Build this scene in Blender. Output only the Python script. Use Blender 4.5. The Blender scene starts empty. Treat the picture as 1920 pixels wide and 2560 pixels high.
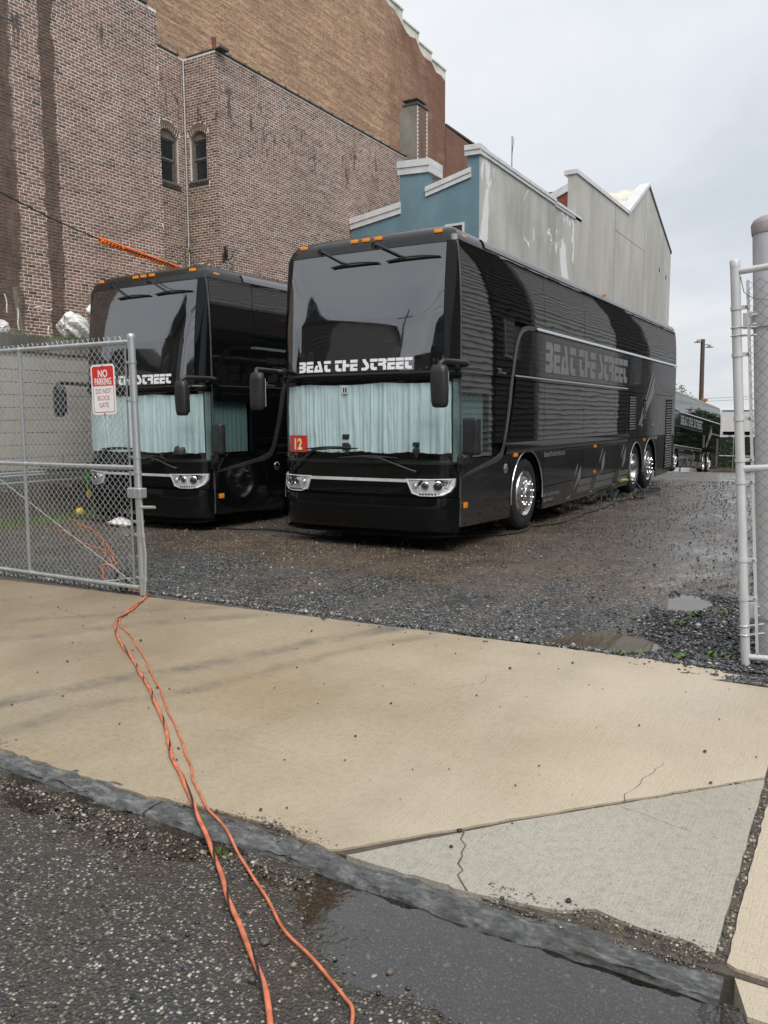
import bpy, bmesh, math, random
import numpy as np
from mathutils import Vector, Matrix
random.seed(7); rng = np.random.default_rng(7)
R = math.radians
sc = bpy.context.scene
COL = sc.collection

# ------------------------------------------------------------------ camera
# world frame: +Y runs down the lot along the right-hand coach, +X along the street, metres, z = 0 on the apron
PSI, PITCH, ROLL = R(30.327), R(6.45), R(-0.351)
cam = bpy.data.objects.new('camera', bpy.data.cameras.new('camera')); COL.objects.link(cam)
def _camrot():
    r = Vector((math.cos(PSI), math.sin(PSI), 0)); f0 = Vector((-math.sin(PSI), math.cos(PSI), 0)); z = Vector((0, 0, 1))
    f = f0*math.cos(PITCH) - z*math.sin(PITCH); u = f0*math.sin(PITCH) + z*math.cos(PITCH)
    r2 = r*math.cos(ROLL) + u*math.sin(ROLL); u2 = -r*math.sin(ROLL) + u*math.cos(ROLL)
    return Matrix((r2, u2, -f)).transposed()
cam.matrix_world = Matrix.Translation((5.4958, -8.8745, 1.6081)) @ _camrot().to_4x4()
cam.data.sensor_fit = 'VERTICAL'; cam.data.sensor_height = 36.0; cam.data.sensor_width = 27.0
cam.data.lens = 2050.75/2560*36.0
cam.data.clip_start = 0.05; cam.data.clip_end = 3000
sc.camera = cam
CAM = np.array([5.4958, -8.8745, 1.6081])

# ------------------------------------------------------------------ sky, sun, exposure
SUN_EL, SUN_AZ = R(54), R(136)
world = bpy.data.worlds.new('World'); sc.world = world; world.use_nodes = True
def node(nt, t, ins=None, **props):
    n = nt.nodes.new(t)
    for k, v in props.items(): setattr(n, k, v)
    for k, v in (ins or {}).items():
        s = n.inputs[k]
        if isinstance(v, bpy.types.NodeSocket): nt.links.new(v, s)
        else: s.default_value = v
    return n
def rgb(*c): return (c[0], c[1], c[2], 1.0)
def ramp(nt, fac, stops, interp='LINEAR'):
    n = nt.nodes.new('ShaderNodeValToRGB'); nt.links.new(fac, n.inputs[0]); cr = n.color_ramp; cr.interpolation = interp
    while len(cr.elements) < len(stops): cr.elements.new(0.5)
    for e, (p, c) in zip(cr.elements, stops):
        e.position = p; e.color = rgb(*c) if isinstance(c, (tuple, list)) else (c, c, c, 1)
    return n.outputs[0]
def math_(nt, op, a, b=None, c=None, clamp=False):
    n = nt.nodes.new('ShaderNodeMath'); n.operation = op; n.use_clamp = clamp
    for i, v in enumerate((a, b, c)):
        if v is None: continue
        if isinstance(v, bpy.types.NodeSocket): nt.links.new(v, n.inputs[i])
        else: n.inputs[i].default_value = v
    return n.outputs[0]
def mixc(nt, fac, a, b, mode='MIX'):
    n = nt.nodes.new('ShaderNodeMix'); n.data_type = 'RGBA'; n.blend_type = mode
    for i, v in ((0, fac), (6, a), (7, b)):
        if isinstance(v, bpy.types.NodeSocket): nt.links.new(v, n.inputs[i])
        elif i == 0: n.inputs[0].default_value = v
        else: n.inputs[i].default_value = rgb(*v) if len(v) == 3 else v
    return n.outputs[2]
def make_world():
    nt = world.node_tree; nt.nodes.clear()
    tc = node(nt, 'ShaderNodeTexCoord')
    sky = node(nt, 'ShaderNodeTexSky', sky_type='NISHITA', sun_disc=False, sun_elevation=SUN_EL, sun_rotation=SUN_AZ,
               air_density=1.0, dust_density=3.0, ozone_density=1.0)
    sx = node(nt, 'ShaderNodeSeparateXYZ', {0: tc.outputs['Generated']})
    zz = math_(nt, 'ADD', math_(nt, 'MAXIMUM', sx.outputs[2], 0.0), 0.22)
    cx = math_(nt, 'DIVIDE', sx.outputs[0], zz); cy = math_(nt, 'DIVIDE', sx.outputs[1], zz)
    cv = node(nt, 'ShaderNodeCombineXYZ', {0: cx, 1: cy, 2: 3.7})
    n1 = node(nt, 'ShaderNodeTexNoise', {'Vector': cv.outputs[0], 'Scale': 1.25, 'Detail': 7.0, 'Roughness': 0.55, 'Distortion': 0.35})
    n2 = node(nt, 'ShaderNodeTexNoise', {'Vector': cv.outputs[0], 'Scale': 0.5, 'Detail': 3.0, 'Roughness': 0.5})
    f = math_(nt, 'ADD', math_(nt, 'MULTIPLY', n1.outputs[0], 0.65), math_(nt, 'MULTIPLY', n2.outputs[0], 0.35))
    cl = ramp(nt, f, [(0.34, (6.6, 7.1, 7.75)), (0.48, (7.9, 8.3, 8.8)), (0.60, (9.0, 9.2, 9.45)), (0.72, (10.1, 10.15, 10.2))])
    up = ramp(nt, sx.outputs[2], [(0.0, 0.88), (0.35, 1.0), (1.0, 1.12)])
    cl = mixc(nt, 1.0, cl, up, 'MULTIPLY')
    col = mixc(nt, 0.93, sky.outputs[0], cl)
    bg = node(nt, 'ShaderNodeBackground', {'Color': col, 'Strength': 0.057})
    out = node(nt, 'ShaderNodeOutputWorld', {'Surface': bg.outputs[0]})
make_world()
sun = bpy.data.objects.new('sun', bpy.data.lights.new('sun', 'SUN')); COL.objects.link(sun)
sun.data.energy = 1.5; sun.data.angle = R(40); sun.data.color = (1.0, 0.96, 0.9)
_sd = Vector((math.sin(SUN_AZ)*math.cos(SUN_EL), math.cos(SUN_AZ)*math.cos(SUN_EL), math.sin(SUN_EL)))
sun.rotation_euler = _sd.to_track_quat('Z', 'Y').to_euler()
vs = sc.view_settings
vs.view_transform = 'Standard'; vs.look = 'None'; vs.gamma = 1.0; vs.use_curve_mapping = False; vs.exposure = 0.88
sc.cycles.max_bounces = 8; sc.cycles.diffuse_bounces = 3; sc.cycles.glossy_bounces = 4; sc.cycles.transparent_max_bounces = 12
sc.cycles.transmission_bounces = 6; sc.cycles.use_denoising = True; sc.cycles.sample_clamp_indirect = 6.0

# ------------------------------------------------------------------ mesh helpers
class MB:
    def __init__(self): self.v = []; self.f = []
    def add(self, vs, fs):
        o = len(self.v); self.v.extend([tuple(map(float, p)) for p in vs]); self.f.extend([tuple(i+o for i in f) for f in fs]); return self
    def box(self, a, b):
        x0, y0, z0 = a; x1, y1, z1 = b
        return self.add([(x0,y0,z0),(x1,y0,z0),(x1,y1,z0),(x0,y1,z0),(x0,y0,z1),(x1,y0,z1),(x1,y1,z1),(x0,y1,z1)],
                        [(0,3,2,1),(4,5,6,7),(0,1,5,4),(1,2,6,5),(2,3,7,6),(3,0,4,7)])
    def cbox(self, c, s): return self.box([c[i]-s[i]/2 for i in range(3)], [c[i]+s[i]/2 for i in range(3)])
    def rbox(self, c, s, r, seg=2, rot=None):
        bm = bmesh.new(); bmesh.ops.create_cube(bm, size=1.0)
        bmesh.ops.scale(bm, vec=s, verts=bm.verts)
        bmesh.ops.bevel(bm, geom=list(bm.edges), offset=r, segments=seg, profile=0.6, affect='EDGES')
        m = Matrix.Translation(c) @ (rot.to_4x4() if rot else Matrix())
        bmesh.ops.transform(bm, matrix=m, verts=bm.verts)
        bm.verts.index_update(); self.add([v.co[:] for v in bm.verts], [[v.index for v in f.verts] for f in bm.faces]); bm.free(); return self
    def tube(self, pts, r, n=8, caps=True, closed=False):
        P = [Vector(p) for p in pts]; m = len(P); rr = r if hasattr(r, '__len__') else [r]*m
        up = None; rings = []
        for i in range(m):
            if closed: t = P[(i+1) % m]-P[i-1]
            else: t = (P[min(i+1, m-1)]-P[max(i-1, 0)])
            t = t.normalized() if t.length > 1e-9 else Vector((0,0,1))
            if up is None:
                up = Vector((0,0,1)) if abs(t.z) < 0.9 else Vector((1,0,0))
            s = t.cross(up); s = s.normalized() if s.length > 1e-6 else t.orthogonal().normalized()
            up = s.cross(t).normalized()
            rings.append([P[i]+(s*math.cos(2*math.pi*k/n)+up*math.sin(2*math.pi*k/n))*rr[i] for k in range(n)])
        vs = [q for g in rings for q in g]; fs = []
        for i in range(m if closed else m-1):
            a = i*n; b = ((i+1) % m)*n
            for k in range(n): fs.append((a+k, a+(k+1) % n, b+(k+1) % n, b+k))
        if caps and not closed: fs += [tuple(range(n))[::-1], tuple(range((m-1)*n, m*n))]
        return self.add(vs, fs)
    def lathe(self, prof, c, axis='z', n=24):
        vs = []; fs = []
        for r, h in prof:
            for k in range(n):
                a = 2*math.pi*k/n; p, q = r*math.cos(a), r*math.sin(a)
                vs.append({'z': (c[0]+p, c[1]+q, c[2]+h), 'x': (c[0]+h, c[1]+p, c[2]+q), 'y': (c[0]+q, c[1]+h, c[2]+p)}[axis])
        for i in range(len(prof)-1):
            for k in range(n): fs.append((i*n+k, i*n+(k+1) % n, (i+1)*n+(k+1) % n, (i+1)*n+k))
        return self.add(vs, fs)
    def prism(self, poly, fn, d0, d1):
        n = len(poly); vs = [fn(a, b, d0) for a, b in poly]+[fn(a, b, d1) for a, b in poly]
        fs = [tuple(range(n))[::-1], tuple(range(n, 2*n))]+[(i, (i+1) % n, n+(i+1) % n, n+i) for i in range(n)]
        return self.add(vs, fs)
    def patch(self, fn, a0, a1, na, b0, b1, nb, d=0.0, depth=0.015):
        A = np.linspace(a0, a1, na+1); Bv = np.linspace(b0, b1, nb+1) if not hasattr(nb, '__len__') else np.array(nb); nb = len(Bv)-1
        vs = [fn(a, b, d) for a in A for b in Bv]; w = nb+1
        fs = [(i*w+j, (i+1)*w+j, (i+1)*w+j+1, i*w+j+1) for i in range(na) for j in range(nb)]
        if depth:
            edge = [(i, 0) for i in range(na+1)]+[(na, j) for j in range(1, nb+1)]+[(i, nb) for i in range(na-1, -1, -1)]+[(0, j) for j in range(nb-1, 0, -1)]
            o = len(vs); vs += [fn(A[i], Bv[j], d-depth) for i, j in edge]; m = len(edge)
            for k in range(m):
                k2 = (k+1) % m; fs.append((edge[k2][0]*w+edge[k2][1], edge[k][0]*w+edge[k][1], o+k, o+k2))
        return self.add(vs, fs)
    def build(self, name, mat, parent=None, smooth=None, loc=None):
        me = bpy.data.meshes.new(name); me.from_pydata(self.v, [], self.f); me.update()
        if smooth is not None:
            me.polygons.foreach_set('use_smooth', [True]*len(me.polygons))
            me.set_sharp_from_angle(angle=R(smooth))
        me.materials.append(mat)
        return link(name, me, parent, loc)
def fix_normals(o):
    bm = bmesh.new(); bm.from_mesh(o.data); bmesh.ops.recalc_face_normals(bm, faces=bm.faces); bm.to_mesh(o.data); bm.free(); return o
def link(name, me, parent=None, loc=None):
    o = bpy.data.objects.new(name, me); COL.objects.link(o)
    if parent is not None: o.parent = parent
    if loc is not None: o.location = loc
    return o
def tag(o, label=None, cat=None, group=None, kind=None):
    for k, v in (('label', label), ('category', cat), ('group', group), ('kind', kind)):
        if v: o[k] = v
    return o
def thing(name, label, cat, loc=(0,0,0), rotz=0.0, group=None):
    o = bpy.data.objects.new(name, None); COL.objects.link(o); o.location = loc; o.rotation_euler = (0,0,rotz); o.empty_display_size = 0.2
    return tag(o, label, cat, group)
def copy_tree(o, parent=None):
    c = o.copy(); COL.objects.link(c); c.parent = parent
    for ch in o.children: copy_tree(ch, c)
    return c
def numpy_mesh(name, V, F, mat, parent=None, attrs=None, smooth=False):
    """V (n,3), F (m,k) same-size polygons"""
    V = np.asarray(V, dtype=np.float32); F = np.asarray(F, dtype=np.int32); m, k = F.shape
    me = bpy.data.meshes.new(name); me.vertices.add(len(V)); me.vertices.foreach_set('co', V.ravel())
    me.loops.add(m*k); me.loops.foreach_set('vertex_index', F.ravel())
    me.polygons.add(m); me.polygons.foreach_set('loop_start', np.arange(0, m*k, k, dtype=np.int32))
    if smooth: me.polygons.foreach_set('use_smooth', np.ones(m, dtype=bool))
    for an, arr in (attrs or {}).items():
        at = me.attributes.new(an, 'FLOAT', 'POINT'); at.data.foreach_set('value', np.asarray(arr, dtype=np.float32))
    me.update(calc_edges=True); me.validate(); me.materials.append(mat)
    return link(name, me, parent)
# value noise in numpy
_T = rng.random((256, 256))
def vnoise(x, y):
    x = np.asarray(x, float); y = np.asarray(y, float); xi = np.floor(x).astype(int); yi = np.floor(y).astype(int); fx = x-xi; fy = y-yi
    fx = fx*fx*(3-2*fx); fy = fy*fy*(3-2*fy); g = lambda a, b: _T[a % 256, b % 256]
    return (g(xi, yi)*(1-fx)+g(xi+1, yi)*fx)*(1-fy)+(g(xi, yi+1)*(1-fx)+g(xi+1, yi+1)*fx)*fy-0.5
def fbm(x, y, oct=4):
    s = 0; a = 1.0
    for i in range(oct): s = s+a*vnoise(x*2**i+17.3*i, y*2**i+9.1*i); a *= 0.5
    return s
def sstep(a, b, x): t = np.clip((x-a)/(b-a), 0, 1); return t*t*(3-2*t)

# ------------------------------------------------------------------ materials
MATS = {}
def base_mat(name):
    m = bpy.data.materials.new(name); m.use_nodes = True; nt = m.node_tree
    b = nt.nodes['Principled BSDF']; MATS[name] = m; return m, nt, b
def simple(name, col, rough=0.5, metal=0.0, spec=0.5, var=0.15, vscale=6.0, rvar=0.1, bump=0.0, bscale=40.0, coat=0.0, ior=1.5):
    """plain procedural: slow colour and gloss variation plus optional fine relief, in object space"""
    m, nt, b = base_mat(name); tc = node(nt, 'ShaderNodeTexCoord')
    n = node(nt, 'ShaderNodeTexNoise', {'Vector': tc.outputs['Object'], 'Scale': vscale, 'Detail': 6.0, 'Roughness': 0.6})
    lo = [max(0, c*(1-var)) for c in col]; hi = [min(1, c*(1+var)) for c in col]
    nt.links.new(ramp(nt, n.outputs[0], [(0.3, lo), (0.7, hi)]), b.inputs['Base Color'])
    nt.links.new(ramp(nt, n.outputs[0], [(0.3, max(0, rough-rvar)), (0.7, min(1, rough+rvar))]), b.inputs['Roughness'])
    b.inputs['Metallic'].default_value = metal; b.inputs['Specular IOR Level'].default_value = spec; b.inputs['IOR'].default_value = ior
    b.inputs['Coat Weight'].default_value = coat; b.inputs['Coat Roughness'].default_value = 0.03
    if bump:
        n2 = node(nt, 'ShaderNodeTexNoise', {'Vector': tc.outputs['Object'], 'Scale': bscale, 'Detail': 5.0})
        bp = node(nt, 'ShaderNodeBump', {'Height': n2.outputs[0], 'Strength': 1.0, 'Distance': bump}); nt.links.new(bp.outputs[0], b.inputs['Normal'])
    return m
def gloss_black(name, col=(0.006, 0.0065, 0.007), wave=0.0004, wscale=(0.9, 1.0, 2.2), rough=0.03, ior=1.5, streak=0.0, drops=0.0):
    """coach paint / tinted glass: panels are never truly flat, rain leaves fine beads and run marks"""
    m, nt, b = base_mat(name); tc = node(nt, 'ShaderNodeTexCoord'); P = tc.outputs['Object']
    mp = node(nt, 'ShaderNodeMapping', {'Vector': P, 'Scale': wscale})
    n = node(nt, 'ShaderNodeTexNoise', {'Vector': mp.outputs[0], 'Scale': 1.6, 'Detail': 2.0, 'Roughness': 0.45})
    b.inputs['Base Color'].default_value = rgb(*col); b.inputs['IOR'].default_value = ior
    bp = node(nt, 'ShaderNodeBump', {'Height': n.outputs[0], 'Strength': 1.0, 'Distance': wave})
    nrm = bp.outputs[0]
    if drops:
        vo = node(nt, 'ShaderNodeTexVoronoi', {'Vector': P, 'Scale': 140.0, 'Randomness': 1.0})
        h = ramp(nt, vo.outputs[0], [(0.0, 1.0), (0.28, 0.0)])
        msk = node(nt, 'ShaderNodeTexNoise', {'Vector': P, 'Scale': 9.0, 'Detail': 3.0})
        h = math_(nt, 'MULTIPLY', h, ramp(nt, msk.outputs[0], [(0.45, 0.0), (0.65, 1.0)]))
        bp2 = node(nt, 'ShaderNodeBump', {'Height': h, 'Strength': 0.5, 'Distance': drops, 'Normal': nrm}); nrm = bp2.outputs[0]
    nt.links.new(nrm, b.inputs['Normal'])
    if streak:
        ms = node(nt, 'ShaderNodeMapping', {'Vector': P, 'Scale': (30, 6, 1.2)})
        s = node(nt, 'ShaderNodeTexNoise', {'Vector': ms.outputs[0], 'Scale': 1.0, 'Detail': 5.0, 'Roughness': 0.65})
        nt.links.new(ramp(nt, s.outputs[0], [(0.42, rough), (0.72, rough+streak)]), b.inputs['Roughness'])
    else: b.inputs['Roughness'].default_value = rough
    return m
def pos_mat(name): # material working in world metres
    m, nt, b = base_mat(name); g = node(nt, 'ShaderNodeNewGeometry'); return m, nt, b, g.outputs['Position']
def nz(nt, P, scale, detail=5.0, rough=0.55, sc3=None, dist=0.0):
    if sc3: P = node(nt, 'ShaderNodeMapping', {'Vector': P, 'Scale': sc3}).outputs[0]
    return node(nt, 'ShaderNodeTexNoise', {'Vector': P, 'Scale': scale, 'Detail': detail, 'Roughness': rough, 'Distortion': dist}).outputs[0]
def bump(nt, b, h, dist, nrm=None, strength=1.0):
    ins = {'Height': h, 'Strength': strength, 'Distance': dist}
    if nrm: ins['Normal'] = nrm
    o = node(nt, 'ShaderNodeBump', ins).outputs[0]; nt.links.new(o, b.inputs['Normal']); return o
def asphalt_mat():
    m, nt, b, P = pos_mat('asphalt')
    v = node(nt, 'ShaderNodeTexVoronoi', {'Vector': P, 'Scale': 85.0, 'Randomness': 1.0})
    rnd = node(nt, 'ShaderNodeSeparateColor', {0: v.outputs['Color']}).outputs[0]
    agg = ramp(nt, rnd, [(0.0, (0.035, 0.035, 0.036)), (0.4, (0.068, 0.066, 0.064)), (0.62, (0.10, 0.095, 0.088)), (0.8, (0.24, 0.22, 0.18)), (0.9, (0.5, 0.46, 0.38)), (1.0, (0.68, 0.63, 0.54))])
    tar = ramp(nt, v.outputs['Distance'], [(0.30, 0.0), (0.62, 1.0)])
    c = mixc(nt, tar, agg, (0.042, 0.041, 0.040))
    big = nz(nt, P, 2.2, 4); c = mixc(nt, ramp(nt, big, [(0.42, 0.0), (0.62, 0.65)]), c, (0.055, 0.043, 0.033))
    yv = node(nt, 'ShaderNodeSeparateXYZ', {0: P}).outputs[1]
    gut = ramp(nt, math_(nt, 'ADD', math_(nt, 'DIVIDE', math_(nt, 'ADD', yv, 7.15), 0.5), math_(nt, 'MULTIPLY', math_(nt, 'SUBTRACT', nz(nt, P, 2.4, 6, 0.65), 0.5), 2.4)), [(0.35, 0.0), (0.75, 1.0)])
    c = mixc(nt, math_(nt, 'MULTIPLY', gut, 0.6), c, (0.06, 0.046, 0.034)); nt.links.new(c, b.inputs['Base Color'])
    wet = nz(nt, P, 3.1, 5); nt.links.new(math_(nt, 'MULTIPLY', ramp(nt, wet, [(0.35, 0.22), (0.65, 0.5)]), ramp(nt, gut, [(0.0, 1.0), (1.0, 0.3)])), b.inputs['Roughness'])
    h = math_(nt, 'ADD', math_(nt, 'MULTIPLY', v.outputs['Distance'], -1.0), math_(nt, 'MULTIPLY', nz(nt, P, 60, 3), 0.5))
    bump(nt, b, h, 0.006)
    return m
def concrete_mat(name, col, dark, warm, broom=True, marks=False):
    m, nt, b, P = pos_mat(name)
    a = nz(nt, P, 0.5, 5, 0.6, dist=0.2); f = nz(nt, P, 26.0, 6, 0.7); sp = nz(nt, P, 170.0, 2, 0.5)
    c = mixc(nt, ramp(nt, a, [(0.36, 0.0), (0.66, 1.0)]), col, warm)
    st = nz(nt, P, 1.0, 6, 0.65, (1.9, 0.5, 1), 0.2); c = mixc(nt, ramp(nt, st, [(0.50, 0.0), (0.78, 0.5)]), c, dark)
    c = mixc(nt, ramp(nt, f, [(0.30, 0.45), (0.55, 0.0)]), c, [x*0.5 for x in col])
    c = mixc(nt, ramp(nt, sp, [(0.30, 0.7), (0.42, 0.0)]), c, [x*0.38 for x in col])
    c = mixc(nt, ramp(nt, sp, [(0.64, 0.0), (0.72, 0.4)]), c, [min(1, x*1.5) for x in col])
    xyz = node(nt, 'ShaderNodeSeparateXYZ', {0: P}); wob = nz(nt, P, 0.9, 3)
    if marks:
        # damp brown film toward the left, rubber tracks left by turning coaches, pale cement splashes
        lf = ramp(nt, math_(nt, 'ADD', math_(nt, 'DIVIDE', math_(nt, 'SUBTRACT', 3.4, xyz.outputs[0]), 4.5), math_(nt, 'MULTIPLY', math_(nt, 'SUBTRACT', nz(nt, P, 1.1, 6, 0.65), 0.5), 1.5)), [(0.25, 0.0), (1.0, 0.62)])
        c = mixc(nt, lf, c, (0.20, 0.15, 0.095))
        for x0, sl, wd, am in ((1.75, 0.42, 0.14, 0.7), (2.15, 0.38, 0.10, 0.5), (0.15, 0.75, 0.16, 0.6), (-0.6, 0.9, 0.12, 0.5), (3.9, 0.1, 0.14, 0.3)):
            dd = math_(nt, 'ABSOLUTE', math_(nt, 'SUBTRACT', math_(nt, 'ADD', xyz.outputs[0], math_(nt, 'MULTIPLY', wob, 0.5)), math_(nt, 'ADD', math_(nt, 'MULTIPLY', math_(nt, 'ADD', xyz.outputs[1], 5.0), sl), x0+0.25)))
            k = math_(nt, 'MULTIPLY', ramp(nt, dd, [(wd*0.3, am), (wd, 0.0)]), ramp(nt, nz(nt, P, 3.5, 6, 0.7), [(0.38, 0.0), (0.62, 1.0)])); c = mixc(nt, k, c, (0.13, 0.115, 0.10))
        c = mixc(nt, ramp(nt, nz(nt, P, 1.7, 7, 0.75), [(0.63, 0.0), (0.72, 0.4)]), c, (0.52, 0.48, 0.42))
        rt = ramp(nt, math_(nt, 'ADD', math_(nt, 'DIVIDE', math_(nt, 'SUBTRACT', xyz.outputs[0], 1.8), 3.2), math_(nt, 'MULTIPLY', math_(nt, 'SUBTRACT', nz(nt, P, 0.9, 6, 0.65), 0.5), 1.2)), [(0.2, 0.0), (1.0, 0.75)])  # wet sheen toward the right, put into the colour as paler concrete
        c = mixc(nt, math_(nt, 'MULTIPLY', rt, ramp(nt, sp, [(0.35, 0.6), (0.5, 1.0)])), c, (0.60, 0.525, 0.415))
    nt.links.new(c, b.inputs['Base Color'])
    w = nz(nt, P, 0.8, 4, 0.5, (1.0, 0.8, 1)); nt.links.new(ramp(nt, w, [(0.36, 0.22), (0.6, 0.60)]), b.inputs['Roughness'])
    h = math_(nt, 'ADD', math_(nt, 'MULTIPLY', f, 0.6), math_(nt, 'MULTIPLY', sp, 0.8))
    if broom: h = math_(nt, 'ADD', h, math_(nt, 'MULTIPLY', nz(nt, P, 1.0, 3, 0.6, (150, 3.0, 1)), 1.1))
    bump(nt, b, h, 0.004)
    return m
def slate_mat():
    m, nt, b, P = pos_mat('slate')
    n = nz(nt, P, 13, 10, 0.75, (1, 2.0, 2.2)); c = ramp(nt, n, [(0.32, (0.05, 0.055, 0.058)), (0.5, (0.15, 0.157, 0.158)), (0.64, (0.34, 0.345, 0.34))])
    c = mixc(nt, ramp(nt, nz(nt, P, 16, 5), [(0.58, 0.0), (0.7, 0.6)]), c, (0.13, 0.10, 0.07))
    nt.links.new(c, b.inputs['Base Color']); nt.links.new(ramp(nt, n, [(0.3, 0.18), (0.7, 0.5)]), b.inputs['Roughness'])
    bump(nt, b, nz(nt, P, 30, 10, 0.8, (1, 1.8, 2.5), 0.3), 0.02)
    return m
def lot_mat():
    m, nt, b, P = pos_mat('lot_gravel')
    v = node(nt, 'ShaderNodeTexVoronoi', {'Vector': P, 'Scale': 75.0, 'Randomness': 1.0}); rnd = node(nt, 'ShaderNodeSeparateColor', {0: v.outputs['Color']}).outputs[0]
    grey = ramp(nt, rnd, [(0.0, (0.018, 0.019, 0.021)), (0.5, (0.052, 0.053, 0.056)), (0.82, (0.14, 0.138, 0.138)), (0.94, (0.34, 0.32, 0.28)), (1.0, (0.55, 0.52, 0.46))])
    brown = ramp(nt, rnd, [(0.0, (0.04, 0.028, 0.02)), (0.55, (0.115, 0.082, 0.058)), (0.9, (0.22, 0.17, 0.125)), (1.0, (0.48, 0.43, 0.36))])
    xy = node(nt, 'ShaderNodeSeparateXYZ', {0: P})
    # wheel-packed brown fines lie in front of and between the coaches, clean grey stone toward the apron and the right-hand side
    n = nz(nt, P, 0.5, 6, 0.65, (0.8, 1.5, 1), 0.6)
    ny = ramp(nt, math_(nt, 'DIVIDE', math_(nt, 'ADD', xy.outputs[1], 3.2), 2.4), [(0.0, 0.0), (1.0, 0.85)])
    t = math_(nt, 'SUBTRACT', math_(nt, 'ADD', ny, math_(nt, 'MULTIPLY', math_(nt, 'SUBTRACT', n, 0.5), 2.2)), math_(nt, 'MULTIPLY', math_(nt, 'MAXIMUM', math_(nt, 'SUBTRACT', xy.outputs[0], 2.6), 0.0), 0.22))
    c = mixc(nt, ramp(nt, t, [(0.25, 0.0), (0.75, 1.0)]), grey, brown)
    rut = nz(nt, P, 1.0, 4, 0.55, (1.5, 0.22, 1)); c = mixc(nt, ramp(nt, rut, [(0.5, 0.0), (0.68, 0.55)]), c, (0.16, 0.13, 0.105))
    dk = nz(nt, P, 1.6, 4); c = mixc(nt, ramp(nt, dk, [(0.45, 0.0), (0.7, 0.55)]), c, (0.04, 0.038, 0.037))
    nt.links.new(c, b.inputs['Base Color'])
    w = nz(nt, P, 0.6, 6, 0.65, (1, 0.7, 1), 0.5); nt.links.new(ramp(nt, w, [(0.44, 0.045), (0.62, 0.30)]), b.inputs['Roughness'])
    h = math_(nt, 'ADD', math_(nt, 'MULTIPLY', v.outputs['Distance'], -1.0), math_(nt, 'MULTIPLY', nz(nt, P, 30, 4), 0.8))
    bump(nt, b, math_(nt, 'MULTIPLY', h, ramp(nt, w, [(0.42, 0.25), (0.6, 1.0)])), 0.010)
    return m
def stone_mat(name, stops, rough=(0.2, 0.5)):
    m, nt, b = base_mat(name); a = node(nt, 'ShaderNodeAttribute', attribute_name='tone')
    nt.links.new(ramp(nt, a.outputs['Fac'], stops), b.inputs['Base Color']); nt.links.new(ramp(nt, a.outputs['Fac'], [(0, rough[0]), (1, rough[1])]), b.inputs['Roughness'])
    return m
def water_mat():
    m, nt, b, P = pos_mat('puddle_water')
    b.inputs['Base Color'].default_value = (0.75, 0.68, 0.56, 1); b.inputs['Transmission Weight'].default_value = 1.0; b.inputs['IOR'].default_value = 1.9; b.inputs['Roughness'].default_value = 0.0
    msk = ramp(nt, nz(nt, P, 2.2, 3), [(0.4, 0.0), (0.62, 1.0)])
    bump(nt, b, math_(nt, 'MULTIPLY', nz(nt, P, 38, 3, 0.5), msk), 0.0012)
    return m
BRICK_STOPS = [(0.0, (0.075, 0.056, 0.05)), (0.15, (0.15, 0.098, 0.082)), (0.35, (0.205, 0.122, 0.098)), (0.7, (0.265, 0.155, 0.122)), (0.92, (0.31, 0.18, 0.142)), (1.0, (0.37, 0.165, 0.125))]
def wall_stains(nt, P, c, mortar):
    """soot runs below the coping, two old tar-brown flue strips, dark damp patches; fixed to the wall in metres"""
    xyz = node(nt, 'ShaderNodeSeparateXYZ', {0: P}); y, z = xyz.outputs[1], xyz.outputs[2]
    edge = math_(nt, 'MULTIPLY', math_(nt, 'SUBTRACT', nz(nt, P, 2.2, 4), 0.5), 0.35)
    yy = math_(nt, 'ADD', y, edge)
    def band(c0, w): return ramp(nt, math_(nt, 'ABSOLUTE', math_(nt, 'SUBTRACT', yy, c0)), [(w*0.85, 1.0), (w, 0.0)])
    on_left = ramp(nt, math_(nt, 'SUBTRACT', 6.4, y), [(0.0, 0.0), (0.05, 1.0)])
    strip = math_(nt, 'MAXIMUM', band(3.32, 0.20), band(1.95, 0.55))
    strip = math_(nt, 'MULTIPLY', strip, on_left)
    bn = nz(nt, P, 5.0, 5, 0.6, (1, 1, 0.35)); bc = ramp(nt, bn, [(0.3, (0.05, 0.04, 0.036)), (0.55, (0.115, 0.078, 0.06)), (0.75, (0.17, 0.125, 0.10))])
    c = mixc(nt, math_(nt, 'MULTIPLY', strip, 0.93 if mortar else 0.75), c, bc)
    run = nz(nt, P, 1.0, 7, 0.72, (2.6, 2.6, 0.8)); top = ramp(nt, math_(nt, 'DIVIDE', math_(nt, 'SUBTRACT', z, 8.6), 2.2), [(0.1, 0.0), (0.45, 1.0), (0.8, 1.0), (1.0, 0.3)])
    k = math_(nt, 'MULTIPLY', ramp(nt, run, [(0.575, 0.0), (0.60, 1.0)]), top)
    c = mixc(nt, math_(nt, 'MULTIPLY', k, 0.8), c, (0.06, 0.052, 0.05))
    dmp = ramp(nt, nz(nt, P, 0.5, 5, 0.6, (1, 1, 1), 0.7), [(0.54, 0.0), (0.74, 0.45)])
    return mixc(nt, dmp, c, (0.20, 0.16, 0.135) if mortar else (0.10, 0.075, 0.066))
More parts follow.
